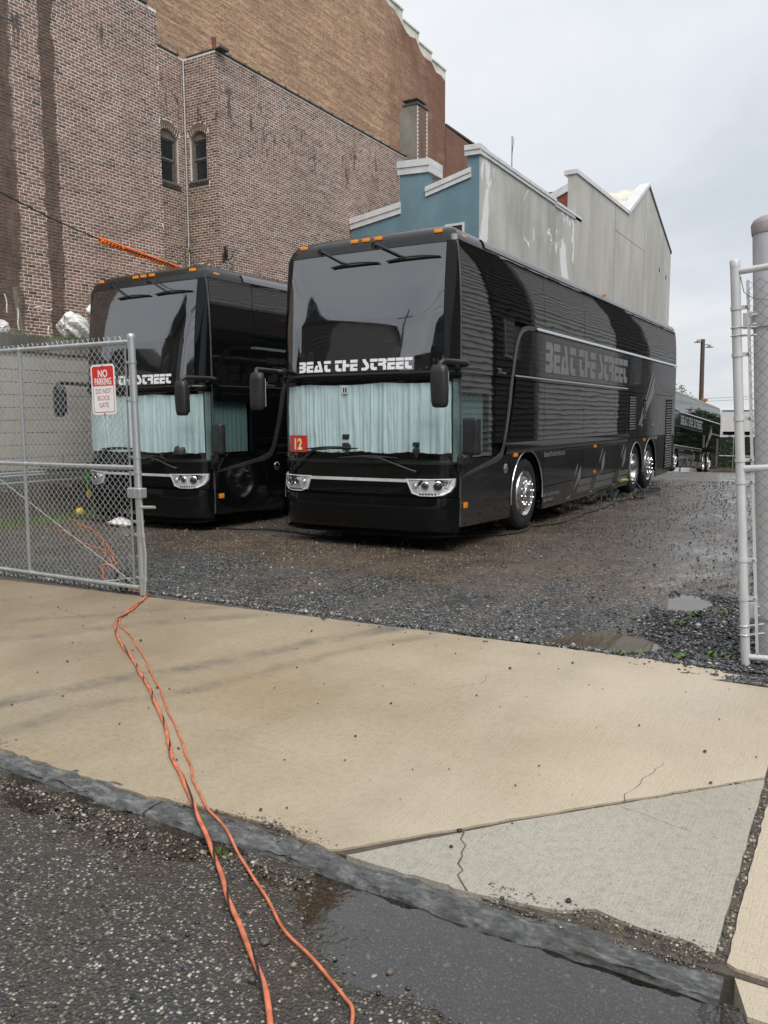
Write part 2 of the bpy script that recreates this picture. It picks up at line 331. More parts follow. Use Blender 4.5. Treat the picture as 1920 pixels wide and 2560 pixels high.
def brick_mat(name, src):
    m, nt, b, P = pos_mat(name)
    if src == 'obj': f = node(nt, 'ShaderNodeObjectInfo').outputs['Random']
    else: f = node(nt, 'ShaderNodeAttribute', attribute_name='tone').outputs['Fac']
    f = math_(nt, 'POWER', f, 0.6)
    soot = ramp(nt, nz(nt, P, 0.45, 5, 0.6), [(0.4, 0.0), (0.65, 1.0)])
    c = ramp(nt, math_(nt, 'SUBTRACT', f, math_(nt, 'MULTIPLY', soot, 0.16), clamp=True), BRICK_STOPS)
    c = mixc(nt, ramp(nt, nz(nt, P, 60, 4, 0.7), [(0.35, 0.35), (0.55, 0.0)]), c, (0.07, 0.055, 0.05))
    nt.links.new(wall_stains(nt, P, c, False), b.inputs['Base Color']); b.inputs['Roughness'].default_value = 0.82
    bump(nt, b, nz(nt, P, 90, 5), 0.004); return m
def mortar_mat():
    m, nt, b, P = pos_mat('mortar')
    c = ramp(nt, nz(nt, P, 0.8, 6, 0.65), [(0.30, (0.62, 0.57, 0.50)), (0.5, (0.78, 0.72, 0.63)), (0.7, (0.86, 0.82, 0.74))])
    nt.links.new(wall_stains(nt, P, c, True), b.inputs['Base Color']); b.inputs['Roughness'].default_value = 0.9
    bump(nt, b, nz(nt, P, 80, 4), 0.004); return m
def far_brick_mat():
    m, nt, b, P = pos_mat('tan_brick')
    xyz = node(nt, 'ShaderNodeSeparateXYZ', {0: P}); v = node(nt, 'ShaderNodeCombineXYZ', {0: math_(nt, 'ADD', xyz.outputs[1], xyz.outputs[0]), 1: xyz.outputs[2], 2: 0.0})
    br = node(nt, 'ShaderNodeTexBrick', {'Vector': v.outputs[0], 'Color1': rgb(0.22, 0.12, 0.075), 'Color2': rgb(0.58, 0.35, 0.21), 'Mortar': rgb(0.68, 0.49, 0.33), 'Scale': 1.0, 'Mortar Size': 0.009, 'Bias': -0.1,
                                         'Brick Width': 0.21, 'Row Height': 0.074}, offset=0.5)
    n = nz(nt, P, 0.35, 7, 0.7); c = mixc(nt, ramp(nt, n, [(0.42, 0.0), (0.72, 0.6)]), br.outputs[0], (0.19, 0.13, 0.095))
    c = mixc(nt, ramp(nt, nz(nt, P, 5.5, 6, 0.85), [(0.5, 0.0), (0.66, 0.6)]), c, (0.60, 0.42, 0.275))
    c = mixc(nt, ramp(nt, nz(nt, P, 4.1, 6, 0.85), [(0.52, 0.0), (0.68, 0.6)]), c, (0.13, 0.085, 0.06))
    crs = nz(nt, P, 1.0, 4, 0.7, (0.45, 0.45, 11.0)); c = mixc(nt, ramp(nt, crs, [(0.40, 0.5), (0.52, 0.0)]), c, (0.17, 0.105, 0.068)); c = mixc(nt, ramp(nt, crs, [(0.55, 0.0), (0.66, 0.45)]), c, (0.66, 0.47, 0.31))
    # soot and red patching toward the far corner and under the parapet
    far = ramp(nt, math_(nt, 'ADD', math_(nt, 'DIVIDE', math_(nt, 'SUBTRACT', xyz.outputs[1], 31.0), 12.0), math_(nt, 'MULTIPLY', math_(nt, 'SUBTRACT', nz(nt, P, 0.5, 5, 0.65), 0.5), 1.6)), [(0.3, 0.0), (1.0, 0.85)])
    c = mixc(nt, far, c, mixc(nt, nz(nt, P, 1.1, 5), (0.075, 0.048, 0.038), (0.27, 0.105, 0.065)))
    nt.links.new(c, b.inputs['Base Color']); b.inputs['Roughness'].default_value = 0.88
    bump(nt, b, math_(nt, 'ADD', br.outputs[1], nz(nt, P, 7, 5)), 0.012); return m
def stucco_mat(name, cols, peel=None, streak=0.5, scale=0.45):
    m, nt, b, P = pos_mat(name)
    n = nz(nt, P, scale, 6, 0.6, (1, 1, 0.6), 0.4); c = ramp(nt, n, [(0.32, cols[0]), (0.52, cols[1]), (0.7, cols[2])])
    s = nz(nt, P, 1.0, 5, 0.6, (1.4, 1.4, 0.16)); c = mixc(nt, ramp(nt, s, [(0.5, 0.0), (0.72, streak)]), c, [x*0.72 for x in cols[0]])
    if peel:
        p = nz(nt, P, 0.55, 7, 0.62, (1, 1.0, 0.55), 0.9); k = ramp(nt, p, [(peel[1], 0.0), (peel[1]+0.012, 1.0)])
        c = mixc(nt, k, c, peel[0])
    nt.links.new(c, b.inputs['Base Color']); b.inputs['Roughness'].default_value = 0.85
    bump(nt, b, math_(nt, 'ADD', nz(nt, P, 40, 5), nz(nt, P, 6, 5)), 0.008); return m
def metal_mat(name, col, rough, metal, streak=0.25):
    m, nt, b = base_mat(name); tc = node(nt, 'ShaderNodeTexCoord'); P = tc.outputs['Object']
    n = nz(nt, P, 9, 6, 0.65, (1, 1, 0.35)); sp = nz(nt, P, 60, 3)
    c = ramp(nt, n, [(0.3, [x*(1-streak) for x in col]), (0.65, col)]); c = mixc(nt, ramp(nt, sp, [(0.62, 0.0), (0.75, 0.35)]), c, [x*0.6 for x in col])
    nt.links.new(c, b.inputs['Base Color']); b.inputs['Metallic'].default_value = metal
    nt.links.new(ramp(nt, n, [(0.3, rough+0.12), (0.7, max(0.02, rough-0.06))]), b.inputs['Roughness']); return m
def glass_mat(name, tint, refl=1.0):
    m = bpy.data.materials.new(name); m.use_nodes = True; nt = m.node_tree; nt.nodes.clear(); MATS[name] = m
    tr = node(nt, 'ShaderNodeBsdfTransparent', {'Color': rgb(*tint)}); gl = node(nt, 'ShaderNodeBsdfGlossy', {'Color': rgb(refl, refl, refl), 'Roughness': 0.02})
    lw = node(nt, 'ShaderNodeLayerWeight', {'Blend': 0.5}); fr = math_(nt, 'ADD', math_(nt, 'MULTIPLY', math_(nt, 'POWER', lw.outputs['Facing'], 5.0), 0.94), 0.06)
    mx = node(nt, 'ShaderNodeMixShader', {0: fr, 1: tr.outputs[0], 2: gl.outputs[0]})
    node(nt, 'ShaderNodeOutputMaterial', {'Surface': mx.outputs[0]}); return m
def leaf_mat(name, a, bcol):
    m, nt, b = base_mat(name); o = node(nt, 'ShaderNodeTexCoord')
    n = node(nt, 'ShaderNodeTexNoise', {'Vector': o.outputs['Object'], 'Scale': 14.0, 'Detail': 3.0})
    nt.links.new(ramp(nt, n.outputs[0], [(0.3, a), (0.7, bcol)]), b.inputs['Base Color']); b.inputs['Roughness'].default_value = 0.55
    b.inputs['Subsurface Weight'].default_value = 0.0; return m

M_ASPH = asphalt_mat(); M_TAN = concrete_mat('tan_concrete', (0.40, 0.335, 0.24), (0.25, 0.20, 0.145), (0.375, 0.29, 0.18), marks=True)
M_GREY = concrete_mat('grey_concrete', (0.425, 0.405, 0.35), (0.33, 0.30, 0.245), (0.40, 0.37, 0.30)); M_SLATE = slate_mat(); M_LOT = lot_mat()
M_STONE = stone_mat('gravel_stone', [(0.0, (0.024, 0.025, 0.029)), (0.45, (0.07, 0.072, 0.078)), (0.78, (0.13, 0.13, 0.135)), (0.92, (0.28, 0.255, 0.21)), (1.0, (0.5, 0.46, 0.41))], (0.08, 0.35))
M_PEB = stone_mat('pebble', [(0.0, (0.02, 0.02, 0.022)), (0.4, (0.07, 0.066, 0.062)), (0.7, (0.16, 0.13, 0.10)), (0.9, (0.32, 0.27, 0.2)), (1.0, (0.5, 0.46, 0.4))])
M_WATER = water_mat(); M_BRICK_O = brick_mat('brick_single', 'obj'); M_BRICK = brick_mat('brick_mass', 'attr'); M_MORTAR = mortar_mat(); M_TANB = far_brick_mat()
M_SOIL = simple('bedding_soil', (0.085, 0.072, 0.057), 0.7, var=0.4, vscale=20, bump=0.01, bscale=60)
M_BLUE = stucco_mat('blue_paint', ((0.115, 0.20, 0.24), (0.145, 0.24, 0.285), (0.175, 0.275, 0.32)), streak=0.25, scale=0.8)
M_STUC = stucco_mat('peeling_stucco', ((0.34, 0.335, 0.30), (0.46, 0.46, 0.425), (0.56, 0.56, 0.535)), peel=((0.74, 0.75, 0.75), 0.555))
M_STUC2 = stucco_mat('grey_stucco', ((0.37, 0.36, 0.325), (0.46, 0.45, 0.415), (0.53, 0.52, 0.485)), streak=0.35)
M_CHIM = stucco_mat('chimney_render', ((0.15, 0.145, 0.115), (0.22, 0.21, 0.17), (0.29, 0.275, 0.23)), scale=1.5)
M_WTRIM = simple('white_coping', (0.62, 0.63, 0.64), 0.5, var=0.14, vscale=3); M_PARA = stucco_mat('parapet_white', ((0.5, 0.48, 0.42), (0.66, 0.64, 0.58), (0.74, 0.73, 0.68)), streak=0.6, scale=0.8)
M_GALV = metal_mat('galvanised_steel', (0.62, 0.645, 0.655), 0.42, 0.75); M_WIRE = metal_mat('galvanised_wire', (0.66, 0.70, 0.71), 0.4, 0.55); M_WIRED = metal_mat('shade_dark_wire', (0.20, 0.20, 0.205), 0.5, 0.6)  # last one: unlit look of the right gate mesh put into its colour
M_POST = metal_mat('weathered_galvanised', (0.60, 0.615, 0.64), 0.45, 0.15, 0.22)
M_CMU = stucco_mat('painted_block', ((0.34, 0.315, 0.275), (0.40, 0.375, 0.335), (0.44, 0.42, 0.375)), streak=0.2, scale=0.9)
M_CMUB = stucco_mat('bare_block', ((0.10, 0.075, 0.06), (0.15, 0.12, 0.095), (0.20, 0.165, 0.135)), streak=0.3, scale=1.4)
M_CAP = stucco_mat('stained_concrete', ((0.10, 0.095, 0.085), (0.19, 0.18, 0.16), (0.29, 0.275, 0.25)), streak=0.6, scale=1.2); M_CMUJ = simple('block_joint', (0.30, 0.28, 0.25), 0.9, bump=0.003)
M_ORANGE = simple('orange_jacket', (0.60, 0.175, 0.085), 0.5, var=0.35, vscale=22, bump=0.0006, bscale=200); M_BLKCORD = simple('black_cable', (0.02, 0.02, 0.022), 0.4)
M_BLACK = simple('black_plastic', (0.022, 0.023, 0.026), 0.42, var=0.25, bump=0.0004, bscale=300); M_RUB = simple('tyre_rubber', (0.021, 0.021, 0.022), 0.62, var=0.35, vscale=12, bump=0.001, bscale=60)
M_WOOD = simple('weathered_wood', (0.20, 0.18, 0.145), 0.85, var=0.4, vscale=14, bump=0.006, bscale=30); M_BAG = simple('white_plastic_film', (0.72, 0.71, 0.68), 0.4, var=0.12)
M_DARK = simple('dark_interior', (0.008, 0.009, 0.01), 0.9, spec=0.1); M_PIPE = simple('sash_wood', (0.17, 0.155, 0.13), 0.8, var=0.35, vscale=18)
M_LEAF = leaf_mat('young_leaf', (0.12, 0.17, 0.03), (0.26, 0.29, 0.05)); M_WEED = leaf_mat('weed_leaf', (0.05, 0.12, 0.02), (0.13, 0.22, 0.04)); M_DKLEAF = leaf_mat('ivy_leaf', (0.02, 0.05, 0.016), (0.05, 0.09, 0.028)); M_TWIG = simple('twig_bark', (0.11, 0.09, 0.07), 0.85)
M_COPE = simple('dark_coping_tile', (0.075, 0.062, 0.058), 0.55, var=0.4); M_TERRA = simple('terracotta', (0.22, 0.08, 0.06), 0.8)
M_ROOF = simple('dark_roofing', (0.06, 0.06, 0.062), 0.8); M_REDB = stucco_mat('red_brick_paint', ((0.16, 0.05, 0.035), (0.22, 0.07, 0.05), (0.26, 0.09, 0.065)))
M_WPANE = gloss_black('window_pane', (0.03, 0.035, 0.04), wave=0.003, rough=0.12)

# ------------------------------------------------------------------ ground
PUD = [(3.93, -2.98, 0.36, 0.27, 0.35), (4.20, -1.38, 0.20, 0.36, 0.15)]
def lot_h(x, y):
    x = np.asarray(x, float); y = np.asarray(y, float)
    z = -0.012+0.016*fbm(x*0.9, y*0.9, 3)+0.010*fbm(x*9, y*9, 3)*np.exp(-np.maximum(y, 0)/12)
    z = z+0.05*sstep(4.25, 5.1, x)*sstep(-0.6, -2.2, y)*(1-sstep(-2.6, -3.5, y)*0.6)+0.010*fbm(x*2.3+5, y*2.3, 3)
    for cx, cy, rx, ry, a in PUD:
        dx, dy = x-cx, y-cy; p = dx*math.cos(a)+dy*math.sin(a); q = -dx*math.sin(a)+dy*math.cos(a)
        z = z-0.05*np.exp(-((p/rx)**2+(q/ry)**2)*0.9)
    z = z*(1-sstep(40, 60, y))-0.063*np.log1p(np.exp(np.clip((y-16.9)/0.8, -40, 40)))*0.8*(1-sstep(60, 110, y))-4.2*sstep(60, 110, y)
    return z
def grid_sheet(name, xs, ys, hf, mat, kind='structure'):
    X, Y = np.meshgrid(xs, ys, indexing='ij'); Z = hf(X, Y); nx, ny = len(xs), len(ys)
    V = np.stack([X, Y, Z], -1).reshape(-1, 3); i = np.arange(nx-1)[:, None]*ny+np.arange(ny-1)[None, :]
    F = np.stack([i, i+ny, i+ny+1, i+1], -1).reshape(-1, 4)
    return tag(numpy_mesh(name, V, F, mat, smooth=True), kind=kind)
def build_ground():
    xs = np.concatenate([np.linspace(-400, -20, 20), np.linspace(-18, -4, 50), np.arange(-3.8, 5.6, 0.028), np.linspace(5.7, 20, 40), np.linspace(24, 400, 20)])
    ys = np.concatenate([np.arange(-3.62, -0.2, 0.028), np.arange(-0.2, 6, 0.07), np.linspace(6.1, 24, 70), np.linspace(25, 110, 40), np.linspace(130, 900, 14)])
    tag(grid_sheet('lot_gravel_ground', xs, ys, lot_h, M_LOT))
    sx = np.concatenate([np.linspace(-400, -8, 20), np.linspace(-7, 1, 40), np.arange(1.1, 6.2, 0.03), np.linspace(6.4, 20, 20), np.linspace(25, 400, 18)])
    sy = np.concatenate([np.linspace(-400, -20, 14), np.linspace(-18, -8.2, 20), np.arange(-8.1, -6.5, 0.03)])
    grid_sheet('street_asphalt', sx, sy, street_h, M_ASPH)
    bed = MB().box((-60, -6.45, -0.3), (60, -3.44, -0.009)).build('sidewalk_bed', M_SOIL); tag(bed, kind='structure')
def street_h(x, y):
    x = np.asarray(x, float); y = np.asarray(y, float); d = -6.585-y
    z = -0.014-0.030*np.exp(-(np.maximum(d, 0)/0.40)**2)*sstep(3.75, 4.35, x)-0.016*np.exp(-(np.maximum(d-0.05, 0)/0.26)**2)
    return z+0.009*fbm(x*3.1, y*3.1, 3)+0.005*fbm(x*22, y*22, 2)
build_ground()
def jag(pts, amp, step=0.06, seed=1):
    """resample an open polyline and roughen it"""
    out = []; rr = random.Random(seed)
    for (x0, y0), (x1, y1) in zip(pts[:-1], pts[1:]):
        n = max(1, int(math.hypot(x1-x0, y1-y0)/step))
        for i in range(n): t = i/n; out.append((x0+(x1-x0)*t+rr.uniform(-amp, amp), y0+(y1-y0)*t+rr.uniform(-amp, amp)))
    out.append(pts[-1]); return out
def slab(name, poly, mat, top=0.0):
    return tag(fix_normals(MB().prism(poly, lambda a, b, d: (a, b, d), -0.12, top).build(name, mat)), kind='structure')
kerb_back = [(-14, -6.46), (1.7, -6.46), (2.07, -6.47), (2.9, -6.475), (3.1, -6.44), (3.35, -6.425), (3.5, -6.40), (3.66, -6.43), (3.83, -6.455)]
ap = [(-14, -3.78), (-2.02, -3.72)]+jag([(-2.02, -3.70), (-0.11, -3.585), (1.76, -3.47), (2.97, -3.415), (4.75, -3.345), (4.95, -3.325)], 0.006, 0.05, 3)+[(5.185, -3.28), (5.185, -4.965)]+jag([(5.17, -4.985), (4.34, -5.895), (3.87, -6.43)], 0.004, 0.05, 5)+jag(kerb_back[::-1], 0.009, 0.05, 9)
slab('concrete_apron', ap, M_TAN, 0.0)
tri = jag([(3.915, -6.462), (4.355, -5.925), (5.185, -5.005)], 0.003, 0.05, 11)+jag([(5.19, -5.02), (5.185, -6.40)], 0.003, 0.06, 12)+jag([(5.13, -6.37), (4.95, -6.36), (4.80, -6.34), (4.72, -6.41), (4.55, -6.44), (4.4, -6.455), (4.0, -6.465)], 0.010, 0.04, 13)
slab('grey_sidewalk_slab', tri, M_GREY, 0.003)
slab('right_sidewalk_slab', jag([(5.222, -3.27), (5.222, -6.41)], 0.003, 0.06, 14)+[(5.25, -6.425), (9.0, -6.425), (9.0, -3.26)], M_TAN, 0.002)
slab('far_right_sidewalk_slab', [(9.03, -3.33), (9.03, -6.40), (60, -6.40), (60, -3.33)], M_GREY, 0.0)
slab('far_left_sidewalk_slab', [(-14.03, -3.78), (-60, -3.78), (-60, -6.46), (-14.03, -6.46)], M_GREY, 0.0)
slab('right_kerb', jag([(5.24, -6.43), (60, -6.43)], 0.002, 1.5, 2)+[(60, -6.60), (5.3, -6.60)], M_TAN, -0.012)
def cracks():
    m = simple('crack_dirt', (0.10, 0.085, 0.066), 0.9)
    for i, (pts, w) in enumerate([([(4.2, -6.08), (4.26, -6.19), (4.31, -6.31), (4.35, -6.41), (4.4, -6.455)], 0.006), ([(4.68, -5.58), (4.78, -5.60), (4.92, -5.63), (5.09, -5.66)], 0.0025), ([(4.69, -5.51), (4.70, -5.38), (4.71, -5.27), (4.76, -5.04)], 0.0025),
                                  ([(-1.8, -4.15), (-1.1, -4.32), (-0.5, -4.28), (0.05, -4.42)], 0.006), ([(3.4, -4.6), (3.55, -4.35), (3.5, -4.15), (3.68, -4.0)], 0.0022)]):
        q = jag(pts, 0.012, 0.035, 20+i); b = MB(); n = len(q); rr = random.Random(i)
        ww = [w*(0.2+0.5*rr.random()) for _ in q]; z = 0.005 if i in (0, 1) else 0.002
        vs = [(x-ww[k], y-ww[k]*0.3, z) for k, (x, y) in enumerate(q)]+[(x+ww[k], y+ww[k]*0.3, z) for k, (x, y) in enumerate(q)]
        b.add(vs, [(k, k+1, n+k+1, n+k) for k in range(n-1)]); tag(b.build('pavement_crack', m), kind='structure')
cracks()
def kerb_stones():
    xs = [-13.5, -9.5, -5.5, -2.2, 0.4, 2.98, 3.72, 5.225]; top = [0, 0, 0, 0, -0.002, -0.004, -0.006]
    for i in range(len(xs)-1):
        L = xs[i+1]-xs[i]-0.012; nx = max(4, int(L/0.018)) if i >= 4 else 20; ny, nzz = 9, 5
        x0 = xs[i]+0.006; bm = bmesh.new(); bmesh.ops.create_cube(bm, size=1.0)
        bm.free(); vs = {}; V = []; F = []
        def vid(a, b_, c):
            k = (a, b_, c)
            if k not in vs:
                x = x0+L*a/nx; y = -6.578+0.128*b_/ny; z = -0.12+(0.118+top[i])*c/nzz
                n = float(fbm(x*14+31*i, y*22+c*0.8, 5)); n2 = float(fbm(x*11+3*i, z*26+7, 4)); n3 = float(fbm(x*2.2+9*i, 3.1, 3))
                if b_ == 0: y += 0.022*n2+0.020*n3
                if c == nzz: z += 0.022*n-0.004
                if b_ == 0 and c == nzz: z -= 0.006+0.010*abs(n); y += 0.010
                if a == 0: x += 0.012*n
                if a == nx: x -= 0.012*n2
                vs[k] = len(V); V.append((x, y, z))
            return vs[k]
        for a in range(nx):
            for b_ in range(ny): F.append((vid(a, b_, nzz), vid(a+1, b_, nzz), vid(a+1, b_+1, nzz), vid(a, b_+1, nzz)))
            for c in range(nzz): F.append((vid(a, 0, c), vid(a+1, 0, c), vid(a+1, 0, c+1), vid(a, 0, c+1))); F.append((vid(a+1, ny, c), vid(a, ny, c), vid(a, ny, c+1), vid(a+1, ny, c+1)))
        for b_ in range(ny):
            for c in range(nzz): F.append((vid(0, b_+1, c), vid(0, b_, c), vid(0, b_, c+1), vid(0, b_+1, c+1))); F.append((vid(nx, b_, c), vid(nx, b_+1, c), vid(nx, b_+1, c+1), vid(nx, b_, c+1)))
        o = MB().add(V, F).build('slate_kerb_stone', M_SLATE, KERB, smooth=50)
KERB = bpy.data.objects.new('slate_kerb', None); COL.objects.link(KERB); tag(KERB, kind='structure')
kerb_stones()
def mud_mat():
    m, nt, b, P = pos_mat('muddy_water'); b.inputs['Transmission Weight'].default_value = 0.35; b.inputs['IOR'].default_value = 1.4; b.inputs['Roughness'].default_value = 0.0
    nt.links.new(ramp(nt, nz(nt, P, 3.0, 4), [(0.35, (0.13, 0.10, 0.072)), (0.65, (0.20, 0.16, 0.12))]), b.inputs['Base Color']); return m
def water(name, pts, z, seed, mat=None):
    q = []; n = len(pts)
    for i in range(n):
        (x0, y0), (x1, y1) = pts[i], pts[(i+1) % n]
        for k in range(8): t = k/8; q.append((x0+(x1-x0)*t, y0+(y1-y0)*t))
    b = MB().add([(x, y, z) for x, y in q], [tuple(range(len(q)))]); o = b.build(name, mat or M_WATER)
    if o.data.polygons[0].normal.z < 0: o.data.flip_normals()
    return tag(o, kind='structure')
M_MUD = mud_mat()
water('lot_puddle', [(3.3, -3.45), (4.5, -3.45), (4.6, -2.4), (3.4, -2.4)], -0.032, 1, M_MUD)
water('lot_puddle', [(3.7, -2.0), (4.6, -2.0), (4.7, -0.6), (3.8, -0.7)], -0.033, 2, M_MUD)
water('street_puddle', [(0.2, -7.5), (6.6, -7.5), (6.6, -6.57), (0.2, -6.57)], -0.0295, 3)

# loose stone: real little rocks, thousands of them
_t = (1+5**0.5)/2
ICO_V = np.array([(-1,_t,0),(1,_t,0),(-1,-_t,0),(1,-_t,0),(0,-1,_t),(0,1,_t),(0,-1,-_t),(0,1,-_t),(_t,0,-1),(_t,0,1),(-_t,0,-1),(-_t,0,1)], float)/math.hypot(1, _t)
ICO_F = np.array([(0,11,5),(0,5,1),(0,1,7),(0,7,10),(0,10,11),(1,5,9),(5,11,4),(11,10,2),(10,7,6),(7,1,8),(3,9,4),(3,4,2),(3,2,6),(3,6,8),(3,8,9),(4,9,5),(2,4,11),(6,2,10),(8,6,7),(9,8,1)])
def stones(name, X, Y, Z, S, mat, flat=0.55, tone=None, sink=0.3):
    n = len(X); r = rng
    A = np.stack([S*r.uniform(0.7, 1.35, n), S*r.uniform(0.6, 1.1, n), S*flat*r.uniform(0.6, 1.3, n)], -1)
    jit = r.uniform(0.72, 1.22, (n, 12, 1)); V = ICO_V[None]*jit*A[:, None, :]
    th = r.uniform(0, 2*np.pi, n); ti = r.uniform(-0.5, 0.5, n); c, s = np.cos(ti), np.sin(ti)
    V = np.stack([V[..., 0], V[..., 1]*c[:, None]-V[..., 2]*s[:, None], V[..., 1]*s[:, None]+V[..., 2]*c[:, None]], -1)
    c, s = np.cos(th), np.sin(th); V = np.stack([V[..., 0]*c[:, None]-V[..., 1]*s[:, None], V[..., 0]*s[:, None]+V[..., 1]*c[:, None], V[..., 2]], -1)
    V += np.stack([X, Y, Z+A[:, 2]*(1-sink)], -1)[:, None, :]
    F = (ICO_F[None]+12*np.arange(n)[:, None, None]).reshape(-1, 3)
    tn = np.repeat(r.random(n) if tone is None else tone, 12)
    return tag(numpy_mesh(name, V.reshape(-1, 3), F, mat, attrs={'tone': tn}), kind='stuff')
def scatter():
    # lot: thin everywhere, dense and coarse in the heap beside the right gate
    X = rng.uniform(-7, 5.4, 46000); Y = -3.55+rng.random(46000)**1.7*17; k = rng.random(46000) < np.where((X > 0.0) & (X < 4.0) & (Y > -2.0), 0.45, 0.8)
    X, Y = X[k], Y[k]; S = rng.gamma(1.7, 0.0027, len(X))+0.0022+0.0006*np.maximum(Y, 0); stones('loose_gravel', X, Y, lot_h(X, Y), np.minimum(S, 0.02), M_STONE, 0.6)
    n = 15000; X = 4.0+1.7*rng.random(n)**0.8; Y = -3.38+2.4*rng.random(n)**1.3; w = sstep(3.95, 4.5, X+0.25*(Y+3.3)+0.25*rng.standard_normal(n)); k = rng.random(n) < w
    for cx, cy, rx, ry, a in PUD: k &= ((X-cx)/(rx*1.1))**2+((Y-cy)/(ry*1.1))**2 > 1.0
    X, Y = X[k], Y[k]; S = np.minimum(rng.gamma(2.2, 0.0035, len(X))+0.004, 0.026); stones('coarse_gravel_heap', X, Y, lot_h(X, Y)+0.010*rng.random(len(X)), S, M_STONE, 0.42, tone=rng.random(len(X))**1.7, sink=0.1)
    n = 2600; X = rng.uniform(-2.6, 5.3, n); Y = -3.36+0.0*X-0.09*np.maximum(0, 2.5-X)*0.35-np.abs(rng.normal(0, 0.03, n))+0.05; stones('apron_edge_gravel', X, Y+rng.uniform(0, 0.05, n), lot_h(X, Y)*0+(-0.01), np.minimum(rng.gamma(2.0, 0.005, n)+0.003, 0.025), M_STONE, 0.55)
    # street aggregate and gutter gravel
    n = 14000; X = rng.uniform(1.2, 5.8, n); Y = -6.66-rng.random(n)**1.2*1.25; stones('street_grit', X, Y, street_h(X, Y), np.minimum(rng.gamma(1.5, 0.0012, n)+0.0012, 0.008), M_PEB, 0.6, sink=0.5)
    n = 3200; X = rng.uniform(1.0, 5.3, n); Y = -6.625-np.abs(rng.normal(0, 0.045, n)); stones('gutter_gravel', X, Y, street_h(X, Y), np.minimum(rng.gamma(1.8, 0.0018, n)+0.0018, 0.011), M_PEB, 0.6)
    n = 420; X = rng.normal(2.95, 0.22, n); Y = -6.70-np.abs(rng.normal(0, 0.08, n)); stones('gutter_rubble', X, Y, street_h(X, Y)+0.01*rng.random(n), np.minimum(rng.gamma(2.0, 0.0019, n)+0.002, 0.013), M_PEB, 0.4)
    # crumbled slab edge along the kerb and joint filling
    X = np.concatenate([rng.normal(3.55, 0.12, 420), rng.uniform(4.45, 5.2, 1500), rng.normal(1.75, 0.12, 220), rng.uniform(3.0, 3.4, 150)])
    Y = np.concatenate([-6.42+rng.normal(0, 0.025, 420), np.interp(rng.uniform(0, 1, 1500), [0, 1], [-6.475, -6.35]), -6.43+rng.normal(0, 0.03, 220), -6.455+rng.normal(0, 0.015, 150)])
    stones('crumbled_edge', X, Y, np.full(len(X), -0.010)+0.010*(Y > -6.44), np.minimum(rng.gamma(1.4, 0.0011, len(X))+0.0013, 0.008), M_PEB, 0.6, tone=0.25+0.75*rng.random(len(X)))
    t = rng.random(1500); X = np.where(t < 0.5, 5.203+rng.normal(0, 0.009, 1500), 3.90+(5.18-3.90)*t); Y = np.where(t < 0.5, rng.uniform(-6.4, -3.4, 1500), -6.445+(X-3.90)*1.135+rng.normal(0, 0.008, 1500))
    stones('joint_grit', X, Y, np.full(1500, -0.012), np.minimum(rng.gamma(2.0, 0.0022, 1500)+0.002, 0.010), M_PEB, 0.6)
    n = 150; X = rng.uniform(-1.5, 5.6, n); Y = rng.uniform(-6.4, -3.5, n); stones('stray_pebbles', X, Y, np.full(n, 0.003), rng.gamma(1.8, 0.0016, n)+0.002, M_STONE, 0.7, tone=rng.random(n)*0.3)
    n = 110; X = rng.uniform(3.9, 5.6, n); Y = -6.66-rng.random(n)*0.5; stones('puddle_stones', X, Y, street_h(X, Y), np.minimum(rng.gamma(1.8, 0.0035, n)+0.003, 0.018), M_PEB, 0.65, sink=0.1)
scatter()
def single_stone(x, y, z, s, col, label, seed):
    m = simple('stone_%d' % seed, col, 0.35, var=0.3, vscale=30, bump=0.003, bscale=90); rr = np.random.default_rng(seed)
    bm = bmesh.new(); bmesh.ops.create_icosphere(bm, subdivisions=2, radius=1)
    for v in bm.verts:
        k = 1+0.25*float(fbm(v.co.x*1.3+seed, v.co.y*1.3+v.co.z, 2)); v.co = Vector((v.co.x*s[0]*k, v.co.y*s[1]*k, v.co.z*s[2]*k))
    me = bpy.data.meshes.new('stone'); bm.to_mesh(me); bm.free(); me.materials.append(m); me.polygons.foreach_set('use_smooth', [True]*len(me.polygons))
    tag(link('stone', me, None, (x, y, z+s[2]*0.6)), label, 'stone')
single_stone(4.855, -6.79, -0.10, (0.018, 0.02, 0.022), (0.13, 0.075, 0.05), 'rounded red-brown stone standing in the street puddle', 3)
single_stone(4.765, -6.84, -0.10, (0.018, 0.016, 0.011), (0.09, 0.085, 0.075), 'flat grey stone in the street puddle left of the brown one', 5)
single_stone(4.72, -6.345, 0.003, (0.010, 0.012, 0.008), (0.02, 0.022, 0.026), 'shiny black pebble near the crumbled edge of the grey slab', 6)
single_stone(4.205, -6.10, 0.003, (0.011, 0.012, 0.009), (0.022, 0.023, 0.025), 'black pebble at the head of the slab crack', 8)
